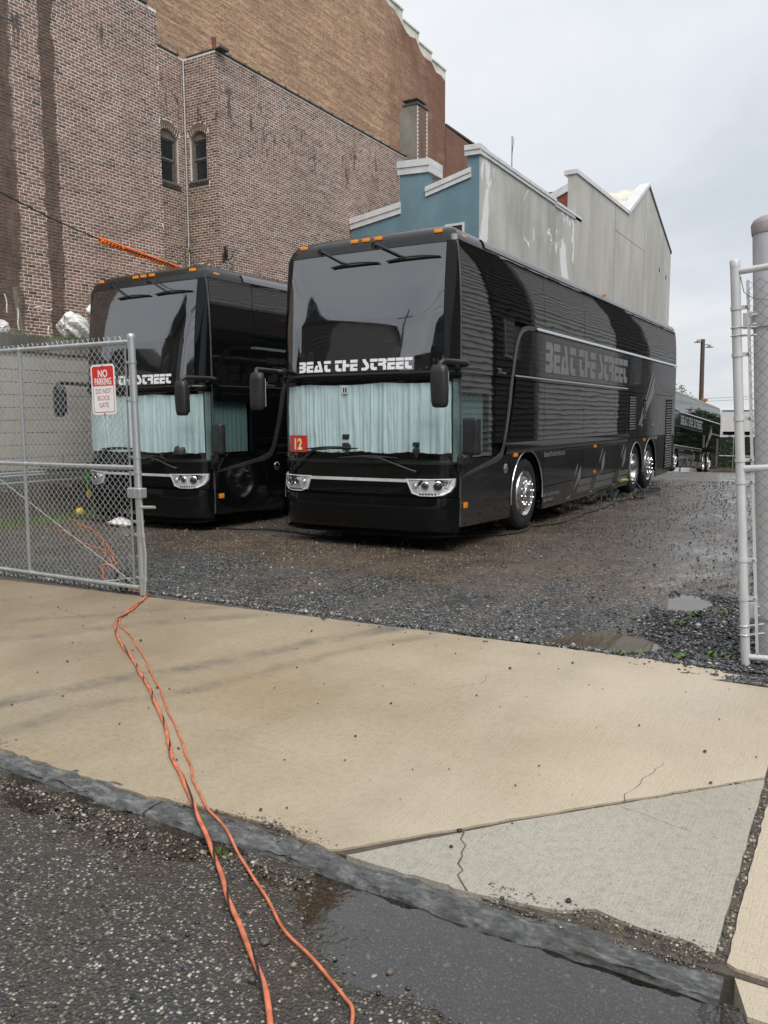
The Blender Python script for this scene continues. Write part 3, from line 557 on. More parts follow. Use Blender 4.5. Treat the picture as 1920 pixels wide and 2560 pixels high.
# ------------------------------------------------------------------ brick building on the raised yard
BX, BY0, BYL, BYC, BYE = -9.82, -3.0, 6.55, 8.62, 19.6      # wall plane, near end, left-section corner, notch corner, far end
IX = -10.94                                                 # back of the notch
ZB, ZTL, ZTR = 2.9, 11.45, 11.30
brickb = thing('brick_building', 'tall red-brown brick building with pale mortar and a notch of arched windows', 'building', (BX, BYL, ZB))
def in_parent(o, par):
    o.parent = par; o.matrix_parent_inverse = Matrix.Translation(-Vector(par.location)) if par.rotation_euler[2] == 0 else par.matrix_basis.inverted(); return o
def view_px(p):
    d = np.asarray(p)-CAM; m = np.array(_camrot()); q = d@m; return 960+2050.75*q[0]/-q[2], 1280-2050.75*q[1]/-q[2], -q[2]
COURSE = 0.0685
def wall_bricks(org, du, nrm, length, z0, z1, opens, seed):
    """American bond: list of (centre, u vector, length, single ok)"""
    rr = random.Random(seed); out = []; nrow = int((z1-z0)/COURSE); org = np.array(org, float); du = np.array(du, float)
    for r in range(nrow):
        head = (r+3) % 9 == 0; bl = 0.104 if head else 0.2075; s = -(bl/2 if (r % 2) else 0.0)+rr.uniform(-0.012, 0.012)
        zc = z0+(r+0.5)*COURSE
        while s < length:
            a, b = max(s, 0.0), min(s+bl, length); s += bl
            if b-a < 0.035: continue
            segs = [(a, b)]
            for o in opens:
                q = o(zc)
                if q: segs = [s2 for p0, p1 in segs for s2 in ((p0, min(p1, q[0])), (max(p0, q[1]), p1)) if s2[1]-s2[0] > 0.03]
            for p0, p1 in segs:
                if p0 <= 1e-6: p0 -= 0.008
                if p1 >= length-1e-6: p1 += 0.008
                out.append((org+du*((p0+p1)/2)+np.array([0, 0, zc])-np.array([0, 0, org[2]]), du, p1-p0-0.014, abs(p1-p0-bl) < 1e-6))
    return [(p, d, L, ok, nrm) for p, d, L, ok in out]
def arch_open(c0, w, zb, zs, rise):
    def f(z):
        if z < zb-0.12 or z > zs+rise+0.215: return None
        if z < zb: return c0-w/2-0.07, c0+w/2+0.07
        if z < zs+0.03: return c0-w/2, c0+w/2
        k = (z-zs-0.03)/(rise+0.185); h = (w/2+0.10)*math.sqrt(max(0.0, 1-k*k)) if k > 0 else w/2
        return c0-h, c0+h
    return f
WINR = dict(c=-10.49, w=0.60, zb=8.05, zs=9.22, rise=0.16); WINL = dict(c=7.95, w=0.74, zb=7.92, zs=9.14, rise=0.18)
LOWR = dict(c=-10.49, w=0.60, zb=4.3, zs=5.50, rise=0.17); LOWL = dict(c=7.95, w=0.74, zb=4.2, zs=5.52, rise=0.17)
ub = [(w['c']-IX, w['w'], w['zb'], w['zs'], w['rise']) for w in (WINR, LOWR)]; vb_ = [(w['c']-BYL, w['w'], w['zb'], w['zs'], w['rise']) for w in (WINL, LOWL)]
ALL = wall_bricks((BX, BY0, ZB), (0,1,0), (1,0,0), BYL-BY0, ZB, ZTL, [], 1)
ALL += wall_bricks((BX, BYC, ZB), (0,1,0), (1,0,0), BYE-BYC, ZB, ZTR, [], 2)
ALL += wall_bricks((IX, BYC, ZB), (1,0,0), (0,-1,0), BX-IX, ZB, ZTR, [arch_open(*q) for q in ub], 3)
ALL += wall_bricks((IX, BYL, ZB), (0,1,0), (1,0,0), BYC-BYL, ZB, ZTR, [arch_open(*q) for q in vb_], 4)
BH, BD, PROUD = 0.0545, 0.03, 0.004
def brick_faces(L, H=BH):
    h, k = L/2, H/2; e = 0.004
    # local: u along wall, n outward, z up (slightly chamfered front)
    V = np.array([(-h,-BD,-k),(h,-BD,-k),(h,-BD,k),(-h,-BD,k),(-h,PROUD-0.003,-k),(h,PROUD-0.003,-k),(h,PROUD-0.003,k),(-h,PROUD-0.003,k),(-h+e,PROUD,-k+e),(h-e,PROUD,-k+e),(h-e,PROUD,k-e),(-h+e,PROUD,k-e)])
    F = [(0,1,5,4),(1,2,6,5),(2,3,7,6),(3,0,4,7),(4,5,9,8),(5,6,10,9),(6,7,11,10),(7,4,8,11),(8,9,10,11)]
    return V, F
def mount_bricks():
    cand = []
    for i, (p, d, L, ok, nrm) in enumerate(ALL):
        x, y, z = view_px(p)
        if ok and 5 < x < 1915 and 5 < y < 830 and not (x > 205 and y > 640) and nrm[0] == 1 and p[0] > -9.9: cand.append((z, i))
    cand.sort(); single = set(i for _, i in cand[:300])
    me = {}
    for L in (0.2075-0.014, 0.104-0.014):
        V, F = brick_faces(L); m = bpy.data.meshes.new('brick'); m.from_pydata([(v[1], v[0], v[2]) for v in V], [], [f[::-1] for f in F]); m.update(); m.materials.append(M_BRICK_O); me[round(L, 4)] = m
    VV, FF, TT = [], [], []; n0 = 0
    Fb = np.array(brick_faces(0.2)[1])
    for i, (p, d, L, ok, nrm) in enumerate(ALL):
        if i in single:
            o = link('brick', me[round(L, 4)], brickb, Vector(p)-brickb.location); o.location.x += random.uniform(-0.0025, 0.0025); o.rotation_euler = (random.uniform(-0.012, 0.012), 0, random.uniform(-0.01, 0.01))
            continue
        V, _ = brick_faces(L); V = V+np.array([0, random.uniform(-0.0025, 0.0025), 0]); W = np.outer(V[:, 0], d)+np.outer(V[:, 1], nrm); W[:, 2] += V[:, 2]
        VV.append(W+p); flip = np.cross(d, nrm)[2] < 0
        FF.append((Fb[:, ::-1] if not flip else Fb)+n0); n0 += 12; TT.append(np.full(12, random.random()))
    o = numpy_mesh('brick_courses', np.concatenate(VV), np.concatenate(FF), M_BRICK, attrs={'tone': np.concatenate(TT)}); fix_normals(o); in_parent(o, brickb); o['kind'] = 'stuff'
mount_bricks()
def wall_sheet(poly, fn, thick, mat, name, par):
    return in_parent(fix_normals(MB().prism(poly, fn, 0.0, -thick).build(name, mat)), par)
wall_sheet([(BY0, ZB-3), (BYL, ZB-3), (BYL, ZTL), (BY0, ZTL)], lambda a, b, d: (BX+d, a, b), 0.4, M_MORTAR, 'wall', brickb)
wall_sheet([(BYC+0.13, ZB-3), (BYE, ZB-3), (BYE, ZTR), (BYC+0.13, ZTR)], lambda a, b, d: (BX+d, a, b), 0.4, M_MORTAR, 'wall', brickb)
def hole_wall(fn, a0, a1, wins, name):
    """mortar sheet with real window openings: strips between and around them"""
    b = MB(); zc = [ZB-3]; 
    for w in wins: pass
    lo, hi = sorted(wins, key=lambda w: w['zb']); c, hw_ = lo['c'], lo['w']/2
    def q(x0, x1, z0, z1): b.prism([(x0, z0), (x1, z0), (x1, z1), (x0, z1)], fn, 0.0, -0.12)
    q(a0, c-hw_, ZB-3, ZTR); q(c+hw_, a1, ZB-3, ZTR); q(c-hw_, c+hw_, ZB-3, lo['zb'])
    for w, ztop in ((lo, hi['zb']), (hi, ZTR)):
        arc = [(c-hw_+2*hw_*k/10, w['zs']+w['rise']*(1-((k-5)/5)**2)) for k in range(11)]
        b.prism(arc+[(c+hw_, ztop), (c-hw_, ztop)], fn, 0.0, -0.12)
    return in_parent(fix_normals(b.build(name, M_MORTAR)), brickb)
hole_wall(lambda a, b, d: (a, BYC-d, b), IX, BX, [WINR, LOWR], 'wall'); hole_wall(lambda a, b, d: (IX+d, a, b), BYL, BYC, [WINL, LOWL], 'wall')
in_parent(MB().box((IX-6, BYL-9, ZTR-0.6), (BX-0.4, BYL-0.02, ZTR-0.4)).box((IX-6, BYC+0.15, ZTR-0.6), (BX-0.4, BYE, ZTR-0.4)).box((IX-6, BYL+0.01, ZTR-0.6), (IX-0.14, BYC+0.13, ZTR-0.4)).build('roof', M_ROOF), brickb)
wall_sheet([(IX-0.2, ZB), (BX-0.41, ZB), (BX-0.41, ZTL), (IX-0.2, ZTL)], lambda a, b, d: (a, BYL+d-0.01, b), 0.2, M_MORTAR, 'wall', brickb)
M_ARCHB = simple('arch_brick', (0.17, 0.115, 0.095), 0.85, var=0.35, vscale=25)
def arched_window(w, fn, kind, par):
    c, h, zb, zs, rs = w['c'], w['w']/2, w['zb'], w['zs'], w['rise']
    root = bpy.data.objects.new('window', None); COL.objects.link(root); in_parent(root, par)
    def put(b, name, mat):
        o = fix_normals(b.build(name, mat)); o.parent = root; return o
    arc = lambda hh, z0, rr, n=10: [(c-hh+2*hh*k/n, z0+rr*(1-((k-n/2)/(n/2))**2)) for k in range(n+1)]
    if kind == 'sash':
        put(MB().prism([(c-h, zs-0.06)]+arc(h, zs, rs)+[(c+h, zs-0.06)], fn, -0.07, -0.12), 'head_board', M_PIPE)
        for x0, x1 in ((c-h, c-h+0.07), (c+h-0.07, c+h)): put(MB().prism([(x0, zb), (x1, zb), (x1, zs-0.06), (x0, zs-0.06)], fn, -0.06, -0.16), 'jamb', M_PIPE)
        zm = (zb+zs)/2+0.02
        for z0, z1, dd in ((zm, zs-0.06, -0.10), (zb+0.02, zm, -0.13)):
            b = MB(); x0, x1 = c-h+0.07, c+h-0.07; t = 0.04
            for q in ((x0, x0+t, z0, z1), (x1-t, x1, z0, z1), (x0+t, x1-t, z0, z0+t*1.2), (x0+t, x1-t, z1-t, z1)): b.prism([(q[0], q[2]), (q[1], q[2]), (q[1], q[3]), (q[0], q[3])], fn, dd, dd-0.035)
            put(b, 'sash', M_PIPE); put(MB().prism([(x0+t, z0+t), (x1-t, z0+t), (x1-t, z1-t), (x0+t, z1-t)], fn, dd-0.014, dd-0.02), 'pane', M_WPANE)
        put(MB().prism([(c-h, zb-0.0), (c+h, zb), (c+h, zb+0.05), (c-h, zb+0.05)], fn, 0.02, -0.14), 'sill', M_PIPE)
    else:
        put(MB().prism([(c-h, zb)]+[(c+h, zb)]+arc(h, zs, rs)[::-1], fn, -0.09, -0.12), 'blind_panel', M_WTRIM)
    # brick arch ring and soldier sill
    b = MB(); n = max(8, int(h*2/0.062)); 
    for row in range(2):
        for k in range(n+2*row):
            t = -1+2*(k+0.5)/(n+2*row); xc = c+t*(h+0.02+0.03*row); zc = zs+rs*max(0, 1-t*t)*0.97+0.055+row*0.105; a = t*0.42
            ca, sa = math.cos(a), math.sin(a); q = [(-0.026, -0.05), (0.026, -0.05), (0.029, 0.05), (-0.029, 0.05)]
            b.prism([(xc+p*ca+r*sa, zc-p*sa+r*ca) for p, r in q], fn, 0.008, -0.05)
    put(b, 'brick_arch', M_ARCHB)
    if kind == 'sash':
        b = MB(); n = int((2*h+0.12)/0.066)
        for k in range(n): x = c-h-0.06+(k+0.5)*(2*h+0.12)/n; b.prism([(x-0.027, zb-0.11), (x+0.027, zb-0.11), (x+0.027, zb-0.005), (x-0.027, zb-0.005)], fn, 0.03, -0.05)
        put(b, 'soldier_sill', M_COPE)
FNR = lambda a, b, d: (a, BYC-d, b); FNL = lambda a, b, d: (IX+d, a, b)
arched_window(WINR, FNR, 'sash', brickb); arched_window(LOWR, FNR, 'blind', brickb); arched_window(WINL, FNL, 'sash', brickb); arched_window(LOWL, FNL, 'blind', brickb)
def copings():
    b = MB(); b.rbox((0,0,0), (0.34, 0.60, 0.06), 0.02, 1); b.rbox((0,0.29,0.02), (0.37, 0.05, 0.09), 0.015, 1); me = b.build('coping_tile', M_COPE).data
    bpy.data.objects.remove(bpy.data.objects['coping_tile'])
    def run(p0, d, n, rz):
        for k in range(n): o = link('coping_tile', me, None, Vector(p0)+Vector(d)*(k*0.615+0.31)); o.rotation_euler = (0, 0, rz); in_parent(o, brickb)
    run((BX-0.13, BYC, ZTR+0.03), (0,1,0), 17, 0); run((IX-0.13, BYL+0.02, ZTR+0.03), (0,1,0), 3, 0); run((IX+0.1, BYC+0.15, ZTR+0.03), (1,0,0), 2, -math.pi/2); run((BX-0.13, BY0, ZTL+0.03), (0,1,0), 15, 0)
copings()
in_parent(MB().lathe([(0.0, 0), (0.055, 0), (0.055, 0.26), (0.065, 0.28), (0.065, 0.33), (0.04, 0.33), (0.04, 0.2)], (BX-0.12, BYC+0.12, ZTR+0.05), 'z', 12).build('vent_pipe', M_TERRA, smooth=40), brickb)
in_parent(MB().tube([(IX+0.04, BYC-0.05, ZB), (IX+0.04, BYC-0.05, ZTR-0.05)], 0.018, 8).build('conduit', M_WTRIM, smooth=60), brickb)
in_parent(MB().rbox((BX+0.07, 8.78, 6.15), (0.10, 0.06, 0.32), 0.015, 1).tube([(BX, 8.78, 5.95), (BX+0.2, 8.80, 5.95), (BX+0.22, 8.9, 6.1)], 0.02, 6).tube([(BX+0.05, 8.70, 5.85), (BX+0.05, 8.70, 6.1)], 0.03, 6).build('service_bracket', M_BLACK, smooth=40), brickb)

# ------------------------------------------------------------------ retaining wall of painted block, raised yard
RX = -6.35
ret = thing('retaining_wall', 'grey painted concrete block retaining wall behind the left gate', 'wall', (RX, 0, 0))
def retaining():
    CW, CH = 0.4064, 0.2032
    bw = MB().rbox((0,0,0), (0.19, CW-0.010, CH-0.010), 0.004, 1); me1 = bw.build('block', M_CMU).data; bpy.data.objects.remove(bpy.data.objects['block'])
    me2 = me1.copy(); me2.materials.clear(); me2.materials.append(M_CMUB)
    for r in range(13):
        for k in range(-3, 19):
            y = -1.6+k*CW+(CW/2 if r % 2 else 0)
            if y > 6.0: continue
            o = link('block', me2 if r < 4 else me1, ret, (-0.093+random.uniform(-0.002, 0.002), y, 0.10+CH*r)); o.rotation_euler = (0, 0, random.uniform(-0.006, 0.006))
    MB().box((-0.30, -3.0, -0.1), (-0.006, 14.8, 2.74)).build('core', M_CMUJ, ret)
    b = MB(); ys = np.linspace(-3.0, 14.8, 60)
    V = []; F = []
    for i, y in enumerate(ys):
        n = float(fbm(y*1.7, 3.0, 3))*0.02; V += [(0.025+n, y, 2.735), (0.03+n, y, 2.99+n), (-0.36, y, 3.0+n), (-0.36, y, 2.735)]
    for i in range(len(ys)-1):
        for k in range(4): F.append((i*4+k, (i+1)*4+k, (i+1)*4+(k+1) % 4, i*4+(k+1) % 4))
    F += [(3, 2, 1, 0), tuple(len(V)-4+k for k in range(4))]
    fix_normals(b.add(V, F).build('cap', M_CAP, ret, smooth=40))
retaining()
tag(MB().box((BX-3, -3.0, -0.3), (RX-0.3, 14.9, 2.93)).build('raised_yard', M_SOIL), kind='structure')
def yard_h(y): return 2.96

# ------------------------------------------------------------------ tan brick block behind
TX = -20.85
tanb = thing('tan_brick_building', 'very tall tan brick party wall with stepped white parapet rising behind the other buildings', 'building', (TX, 20, 0))
STEP = [(2, 27.6), (36.95, 27.6), (36.95, 27.0), (38.9, 27.0), (38.9, 26.45), (41.05, 26.45), (41.05, 25.9), (42.9, 25.9), (42.9, 25.5), (45.0, 25.5)]
jagd = jag([(45.0, 24.9), (43.6, 25.0), (42.9, 25.3), (42.2, 25.25), (41.2, 25.5), (40.6, 25.9), (39.2, 25.95), (38.5, 26.4), (37.2, 26.7), (36.0, 26.9), (30.0, 27.2), (2.0, 27.2)], 0.10, 0.5, 31)
wall_sheet([(2, 0)]+[(45.0, 0)]+jagd, lambda a, b, d: (TX+d, a, b), 9.0, M_TANB, 'wall', tanb)
for k in range(0, len(STEP)-1, 2):
    (y0, z0), (y1, z1) = STEP[k], STEP[k+1]
    in_parent(MB().box((TX-0.55, y0+0.01, z0-1.6), (TX-0.02, y1-0.01, z0)).box((TX-0.6, y0+0.0, z0), (TX+0.06, y1, z0+0.10)).build('parapet', M_PARA), tanb)
low = thing('low_brick_wing', 'lower brick wing at the right foot of the tan brick party wall', 'building', (TX, 47, 0))
wall_sheet([(45.02, 0), (54, 0), (54, 21.6), (45.02, 21.9)], lambda a, b, d: (TX+d, a, b), 8.0, M_TANB, 'wall', low)
in_parent(MB().box((TX-8.1, 45.03, 21.92), (TX+0.05, 54.05, 22.05)).build('roof', M_ROOF), low)

# ------------------------------------------------------------------ blue-fronted house with stucco side
UB, VB = 15.16, -5.10
blue = thing('blue_house', 'house with blue painted front, white stepped copings and peeling stucco side', 'house', (-7.4, UB, 0))
wall_sheet([(-9.78, 0), (VB-0.012, 0), (VB-0.012, 9.62), (-5.52, 9.66), (-5.50, 9.02), (-6.95, 8.66), (-6.86, 9.36), (-7.9, 9.42), (-7.9, 8.24), (-9.78, 7.95)], lambda a, b, d: (a, UB-d, b), 0.32, M_BLUE, 'front_wall', blue)
wall_sheet([(UB+0.002, 0), (25.45, 0), (25.45, 9.62), (UB+0.002, 9.66)], lambda a, b, d: (VB+d, a, b), 0.30, M_STUC, 'side_wall', blue)
in_parent(MB().box((-9.7, UB+0.33, 7.2), (VB-0.31, 25.4, 7.4)).build('roof', M_ROOF), blue)
def coping(p0, p1, h, t0, t1, par, axis='x'):
    """sheet-metal coping: two lapped bands between two points of a wall top"""
    for dz, hh, pr in ((0.0, h*0.52, 0.05), (h*0.50, h*0.50, 0.08)):
        (a0, z0), (a1, z1) = p0, p1; q = [(a0, z0+dz), (a1, z1+dz), (a1, z1+dz+hh), (a0, z0+dz+hh)]
        fn = (lambda a, b, d: (a, UB-d, b)) if axis == 'x' else (lambda a, b, d: (VB+d, a, b))
        in_parent(fix_normals(MB().prism(q, fn, t0+pr, t1).build('coping', M_WTRIM)), par)
coping((-9.80, 7.93), (-7.86, 8.22), 0.36, 0.0, -0.42, blue); coping((-7.96, 9.42), (-6.80, 9.36), 0.42, 0.0, -0.9, blue); coping((-6.95, 8.62), (-5.38, 8.99), 0.29, 0.0, -0.42, blue); coping((-5.58, 9.64), (-5.04, 9.62), 0.30, 0.02, -0.4, blue)
coping((UB-0.04, 9.64), (22.2, 9.63), 0.22, 0.0, -0.4, blue, 'y'); coping((22.25, 9.58), (25.4, 9.60), 0.20, 0.0, -0.4, blue, 'y')
def plain_window(x0, x1, z0, z1, par, fn):
    root = bpy.data.objects.new('window', None); COL.objects.link(root); in_parent(root, par)
    b = MB(); t = 0.07
    for q in ((x0, x0+t, z0, z1), (x1-t, x1, z0, z1), (x0+t, x1-t, z0, z0+t), (x0+t, x1-t, z1-t, z1)): b.prism([(q[0], q[2]), (q[1], q[2]), (q[1], q[3]), (q[0], q[3])], fn, 0.03, -0.02)
    for bb, nm, mt in ((b, 'frame', M_WTRIM), (MB().prism([(x0+t, z0+t), (x1-t, z0+t), (x1-t, z1-t), (x0+t, z1-t)], fn, 0.008, -0.01), 'pane', M_WPANE)):
        o = fix_normals(bb.build(nm, mt)); o.parent = root
plain_window(-6.27, -5.60, 6.3, 7.68, blue, lambda a, b, d: (a, UB-d, b))
chim = thing('chimney', 'rendered chimney with one bare brick side behind the blue house', 'chimney', (-9.75, 19.3, 7.0))
def chimney():
    x0, x1, y0, y1 = -10.12, -9.38, 19.16, 20.0
    poly = [(x0, 7.0), (x1-0.01, 7.0), (x1-0.01, 13.15), (x0+0.16, 13.15), (x0, 12.9)]
    wall_sheet(poly, lambda a, b, d: (a, y0-d, b), y1-y0, M_CHIM, 'stack', chim)
    o = MB(); n = 0
    for r in range(60):
        z = 9.1+r*0.0685
        for k in range(5):
            ya = y0+0.02+k*0.168+(0.084 if r % 2 else 0)
            if ya+0.15 > y1: continue
            o.box((x1-0.01, ya, z), (x1+0.012, ya+0.152, z+0.054))
    b = o.build('brick_face', M_BRICK_O); b['kind'] = 'stuff'; in_parent(b, chim)
    in_parent(MB().box((x1-0.01, y0+0.005, 7.0), (x1-0.001, y1-0.01, 13.1)).build('mortar_face', M_MORTAR), chim)
    in_parent(MB().box((x0+0.10, y0-0.03, 13.15), (x1+0.05, y1+0.03, 13.2)).box((x0+0.2, y0+0.06, 13.2), (x1-0.05, y1-0.2, 13.33)).box((x0+0.12, y0-0.02, 13.33), (x1+0.02, y1-0.12, 13.37)).build('cap', M_COPE), chim)
chimney()
# ------------------------------------------------------------------ gabled stucco house beyond
gab = thing('gabled_stucco_house', 'bare grey stucco end wall with white-edged valley and sharp gable', 'house', (VB, 34, 0))
G = [(24.62, 0), (43.15, 0), (43.15, 11.3), (37.1, 13.75), (32.95, 11.47), (24.62, 11.35)]
wall_sheet(G, lambda a, b, d: (VB+0.05+d, a, b), 0.35, M_STUC2, 'side_wall', gab)
def gbl():
    # seams cast in the render and window anchors, white rake boards
    for (a, b, w) in (((24.56, 11.36), (32.98, 11.48), 0.17), ((32.9, 11.42), (37.12, 13.74), 0.20)):
        q = [(a[0], a[1]), (b[0], b[1]), (b[0], b[1]+w), (a[0], a[1]+w)]
        in_parent(fix_normals(MB().prism(q, lambda s, z, d: (VB+0.05+d, s, z), 0.06, -0.5).build('rake_board', M_WTRIM)), gab)
    q = [(37.05, 13.74), (43.2, 11.28), (43.2, 11.42), (37.05, 13.9)]
    in_parent(fix_normals(MB().prism(q, lambda s, z, d: (VB+0.05+d, s, z), 0.05, -0.5).build('rake_board', M_COPE)), gab)
    b = MB()
    for y, z0, z1 in ((30.6, 0, 11.4), (36.4, 0, 13.2)): b.box((VB+0.045, y-0.012, z0), (VB+0.056, y+0.012, z1))
    b.box((VB+0.045, 30.62, 10.3), (VB+0.056, 36.38, 10.32)); in_parent(b.build('render_joint', M_CHIM), gab)
    b = MB()
    for y, z in ((40.1, 9.9), (41.9, 9.75)): b.lathe([(0.0, 0.05), (0.06, 0.04), (0.07, 0.0)], (VB+0.05, y, z), 'x', 8).box((VB+0.06, y-0.02, z-0.14), (VB+0.09, y+0.02, z+0.14))
    in_parent(b.build('anchor_plate', M_COPE), gab)
    wall_sheet([(-11.5, 0), (VB-0.32, 0), (VB-0.32, 10.75), (-11.5, 8.3)], lambda a, b, d: (a, 24.64-d, b), 0.3, M_REDB, 'front_wall', gab)
    q = [(-11.5, 8.2), (VB-0.30, 10.72), (VB-0.30, 11.02), (-11.5, 8.5)]
    in_parent(fix_normals(MB().prism(q, lambda a, b, d: (a, 24.64-d, b), 0.06, -0.35).build('coping', M_WTRIM)), gab)
    b = MB(); b.add([(VB-0.3, 32.95, 11.5), (VB-0.3, 37.1, 13.75), (-14, 37.1, 13.75), (-14, 32.95, 11.5)], [(0, 1, 2, 3)]); b.add([(VB-0.3, 37.1, 13.75), (VB-0.3, 43.1, 11.3), (-14, 43.1, 11.3), (-14, 37.1, 13.75)], [(0, 1, 2, 3)]); b.add([(VB-0.3, 25.0, 10.9), (VB-0.3, 32.95, 11.4), (-14, 32.95, 11.4), (-14, 25.0, 10.9)], [(0, 1, 2, 3)])
    b.box((-14, 43.10, 0), (VB-0.31, 43.14, 11.2)); in_parent(b.build('roof', M_PARA), gab)
gbl()
tag(MB().tube([(-5.9, 19.8, 7.4), (-5.9, 19.8, 11.6)], 0.018, 6).tube([(-5.9, 19.8, 10.9), (-5.85, 19.85, 11.55)], 0.01, 5).build('aerial_mast', M_WIRED, smooth=60), 'thin bare aerial mast on the blue house roof', 'mast')
# ------------------------------------------------------------------ coaches
M_PAINT = gloss_black('coach_paint', (0.0055, 0.006, 0.0066), wave=0.0011, wscale=(1.0, 0.8, 1.6), rough=0.05, streak=0.05, ior=2.2)
M_TGLASS = gloss_black('tinted_side_glass', (0.005, 0.0055, 0.006), wave=0.0009, wscale=(1.0, 0.9, 2.6), rough=0.025, ior=2.4)
M_WSGLASS = gloss_black('upper_windscreen_glass', (0.004, 0.0045, 0.005), wave=0.0007, wscale=(0.8, 1.0, 0.8), rough=0.02, streak=0.05, ior=2.6, drops=0.0005)
M_WPAINT = gloss_black('wet_front_paint', (0.0045, 0.005, 0.0055), wave=0.0008, rough=0.05, streak=0.06, drops=0.0008, ior=1.36)
M_ROOFP = gloss_black('coach_roof_paint', (0.012, 0.0125, 0.013), wave=0.001, rough=0.16, streak=0.2, ior=1.5, drops=0.0008)
M_CHROME = simple('polished_metal', (0.72, 0.73, 0.74), 0.10, metal=1.0, var=0.08, rvar=0.04); M_ALU = metal_mat('forged_aluminium', (0.66, 0.67, 0.68), 0.20, 1.0, 0.2)
M_TRIM = simple('bright_side_trim', (0.45, 0.46, 0.47), 0.16, metal=0.9, var=0.15, rvar=0.05); M_RAIL = simple('roof_rail_grey', (0.16, 0.165, 0.17), 0.3, metal=0.5, var=0.2)
M_DECAL = simple('grey_vinyl', (0.23, 0.235, 0.24), 0.42, var=0.08); M_DECALD = simple('dark_vinyl', (0.15, 0.153, 0.157), 0.42, var=0.08); M_WTEXT = simple('white_vinyl', (0.80, 0.80, 0.84), 0.4, var=0.03)
M_AMBER = simple('amber_lens', (0.92, 0.30, 0.02), 0.25, var=0.15, vscale=60); M_LENS = glass_mat('clear_lens', (0.97, 0.98, 0.98)); M_WS = glass_mat('green_windscreen', (0.95, 0.99, 0.985)); M_GASK = simple('black_rubber_seal', (0.012, 0.012, 0.013), 0.5)
M_CURT = simple('pale_curtain', (0.53, 0.635, 0.655), 0.75, var=0.05, vscale=3, bump=0.006, bscale=11); M_DASH = simple('dashboard', (0.035, 0.05, 0.048), 0.6); M_LREF = simple('lamp_reflector', (0.85, 0.86, 0.87), 0.28, metal=0.35, var=0.1, bump=0.006, bscale=45); M_BEZ = simple('silver_bezel', (0.75, 0.77, 0.80), 0.35, metal=0.3)
M_SWOOSH = simple('swoosh_grey', (0.06, 0.062, 0.065), 0.22, var=0.1, coat=0.5)
M_WS2 = glass_mat('tinted_cab_glass', (0.42, 0.50, 0.49))
M_RED = simple('red_card', (0.72, 0.035, 0.03), 0.5, var=0.06); M_CREAM = simple('cream_print', (0.95, 0.80, 0.42), 0.5, var=0.04)
BL = 13.06; UE = 0.17
_hw = ([0.2, 0.35, 0.6, 2.9, 3.3, 3.6, 3.74, 3.80, 3.86, 3.92, 3.96, 3.98], [1.258, 1.270, 1.275, 1.275, 1.262, 1.24, 1.22, 1.20, 1.155, 1.05, 0.92, 0.75])
_uf = ([0.2, 0.28, 0.40, 0.55, 0.655, 0.668, 0.85, 1.06, 1.6, 2.1, 2.2, 2.4, 2.8, 3.2, 3.5, 3.7, 3.8, 3.86, 3.92, 3.96, 3.98], [-0.06, -0.15, -0.20, -0.21, -0.20, -0.125, -0.14, -0.15, -0.165, -0.165, -0.165, -0.15, -0.10, -0.02, 0.05, 0.105, 0.14, 0.19, 0.30, 0.48, 0.72])
def hw(w): return float(np.interp(w, *_hw))
def uf(w): return float(np.interp(w, *_uf))
_th = np.linspace(0, math.pi/2, 400)
_fc = {}
def fcurve(w):
    k = round(w, 4)
    if k not in _fc:
        ue = max(UE, uf(w)+0.07); v = hw(w)*np.sin(_th)**(2/6.0); u = ue-(ue-uf(w))*np.cos(_th)**(2/1.6)
        L = np.concatenate([[0], np.cumsum(np.hypot(np.diff(v), np.diff(u)))]); _fc[k] = (v, u, L/L[-1])
    return _fc[k]
def FP0(f, w):
    v, u, L = fcurve(w); a = abs(f); return math.copysign(1, f)*float(np.interp(a, L, v)), float(np.interp(a, L, u)), w
def FP(f, w, d=0.0):
    p = Vector(FP0(f, w))
    if d:
        e = 0.004; f1, f2 = max(-1, f-e), min(1, f+e); w1, w2 = max(0.21, w-e), min(3.975, w+e)
        n = (Vector(FP0(f2, w))-Vector(FP0(f1, w))).cross(Vector(FP0(f, w2))-Vector(FP0(f, w1)))
        p = p+n.normalized()*d
    return tuple(p)
def f_of_v(v, w): a, u, L = fcurve(w); return math.copysign(1, v)*float(np.interp(abs(v), a, L))
def SP(sg): return lambda u, w, d=0.0: (sg*(hw(w)+d), u, w)
def arc_pts(cu, cw, r, a0, a1, n): return [(cu+r*math.cos(R(a0+(a1-a0)*k/n)), cw+r*math.sin(R(a0+(a1-a0)*k/n))) for k in range(n+1)]
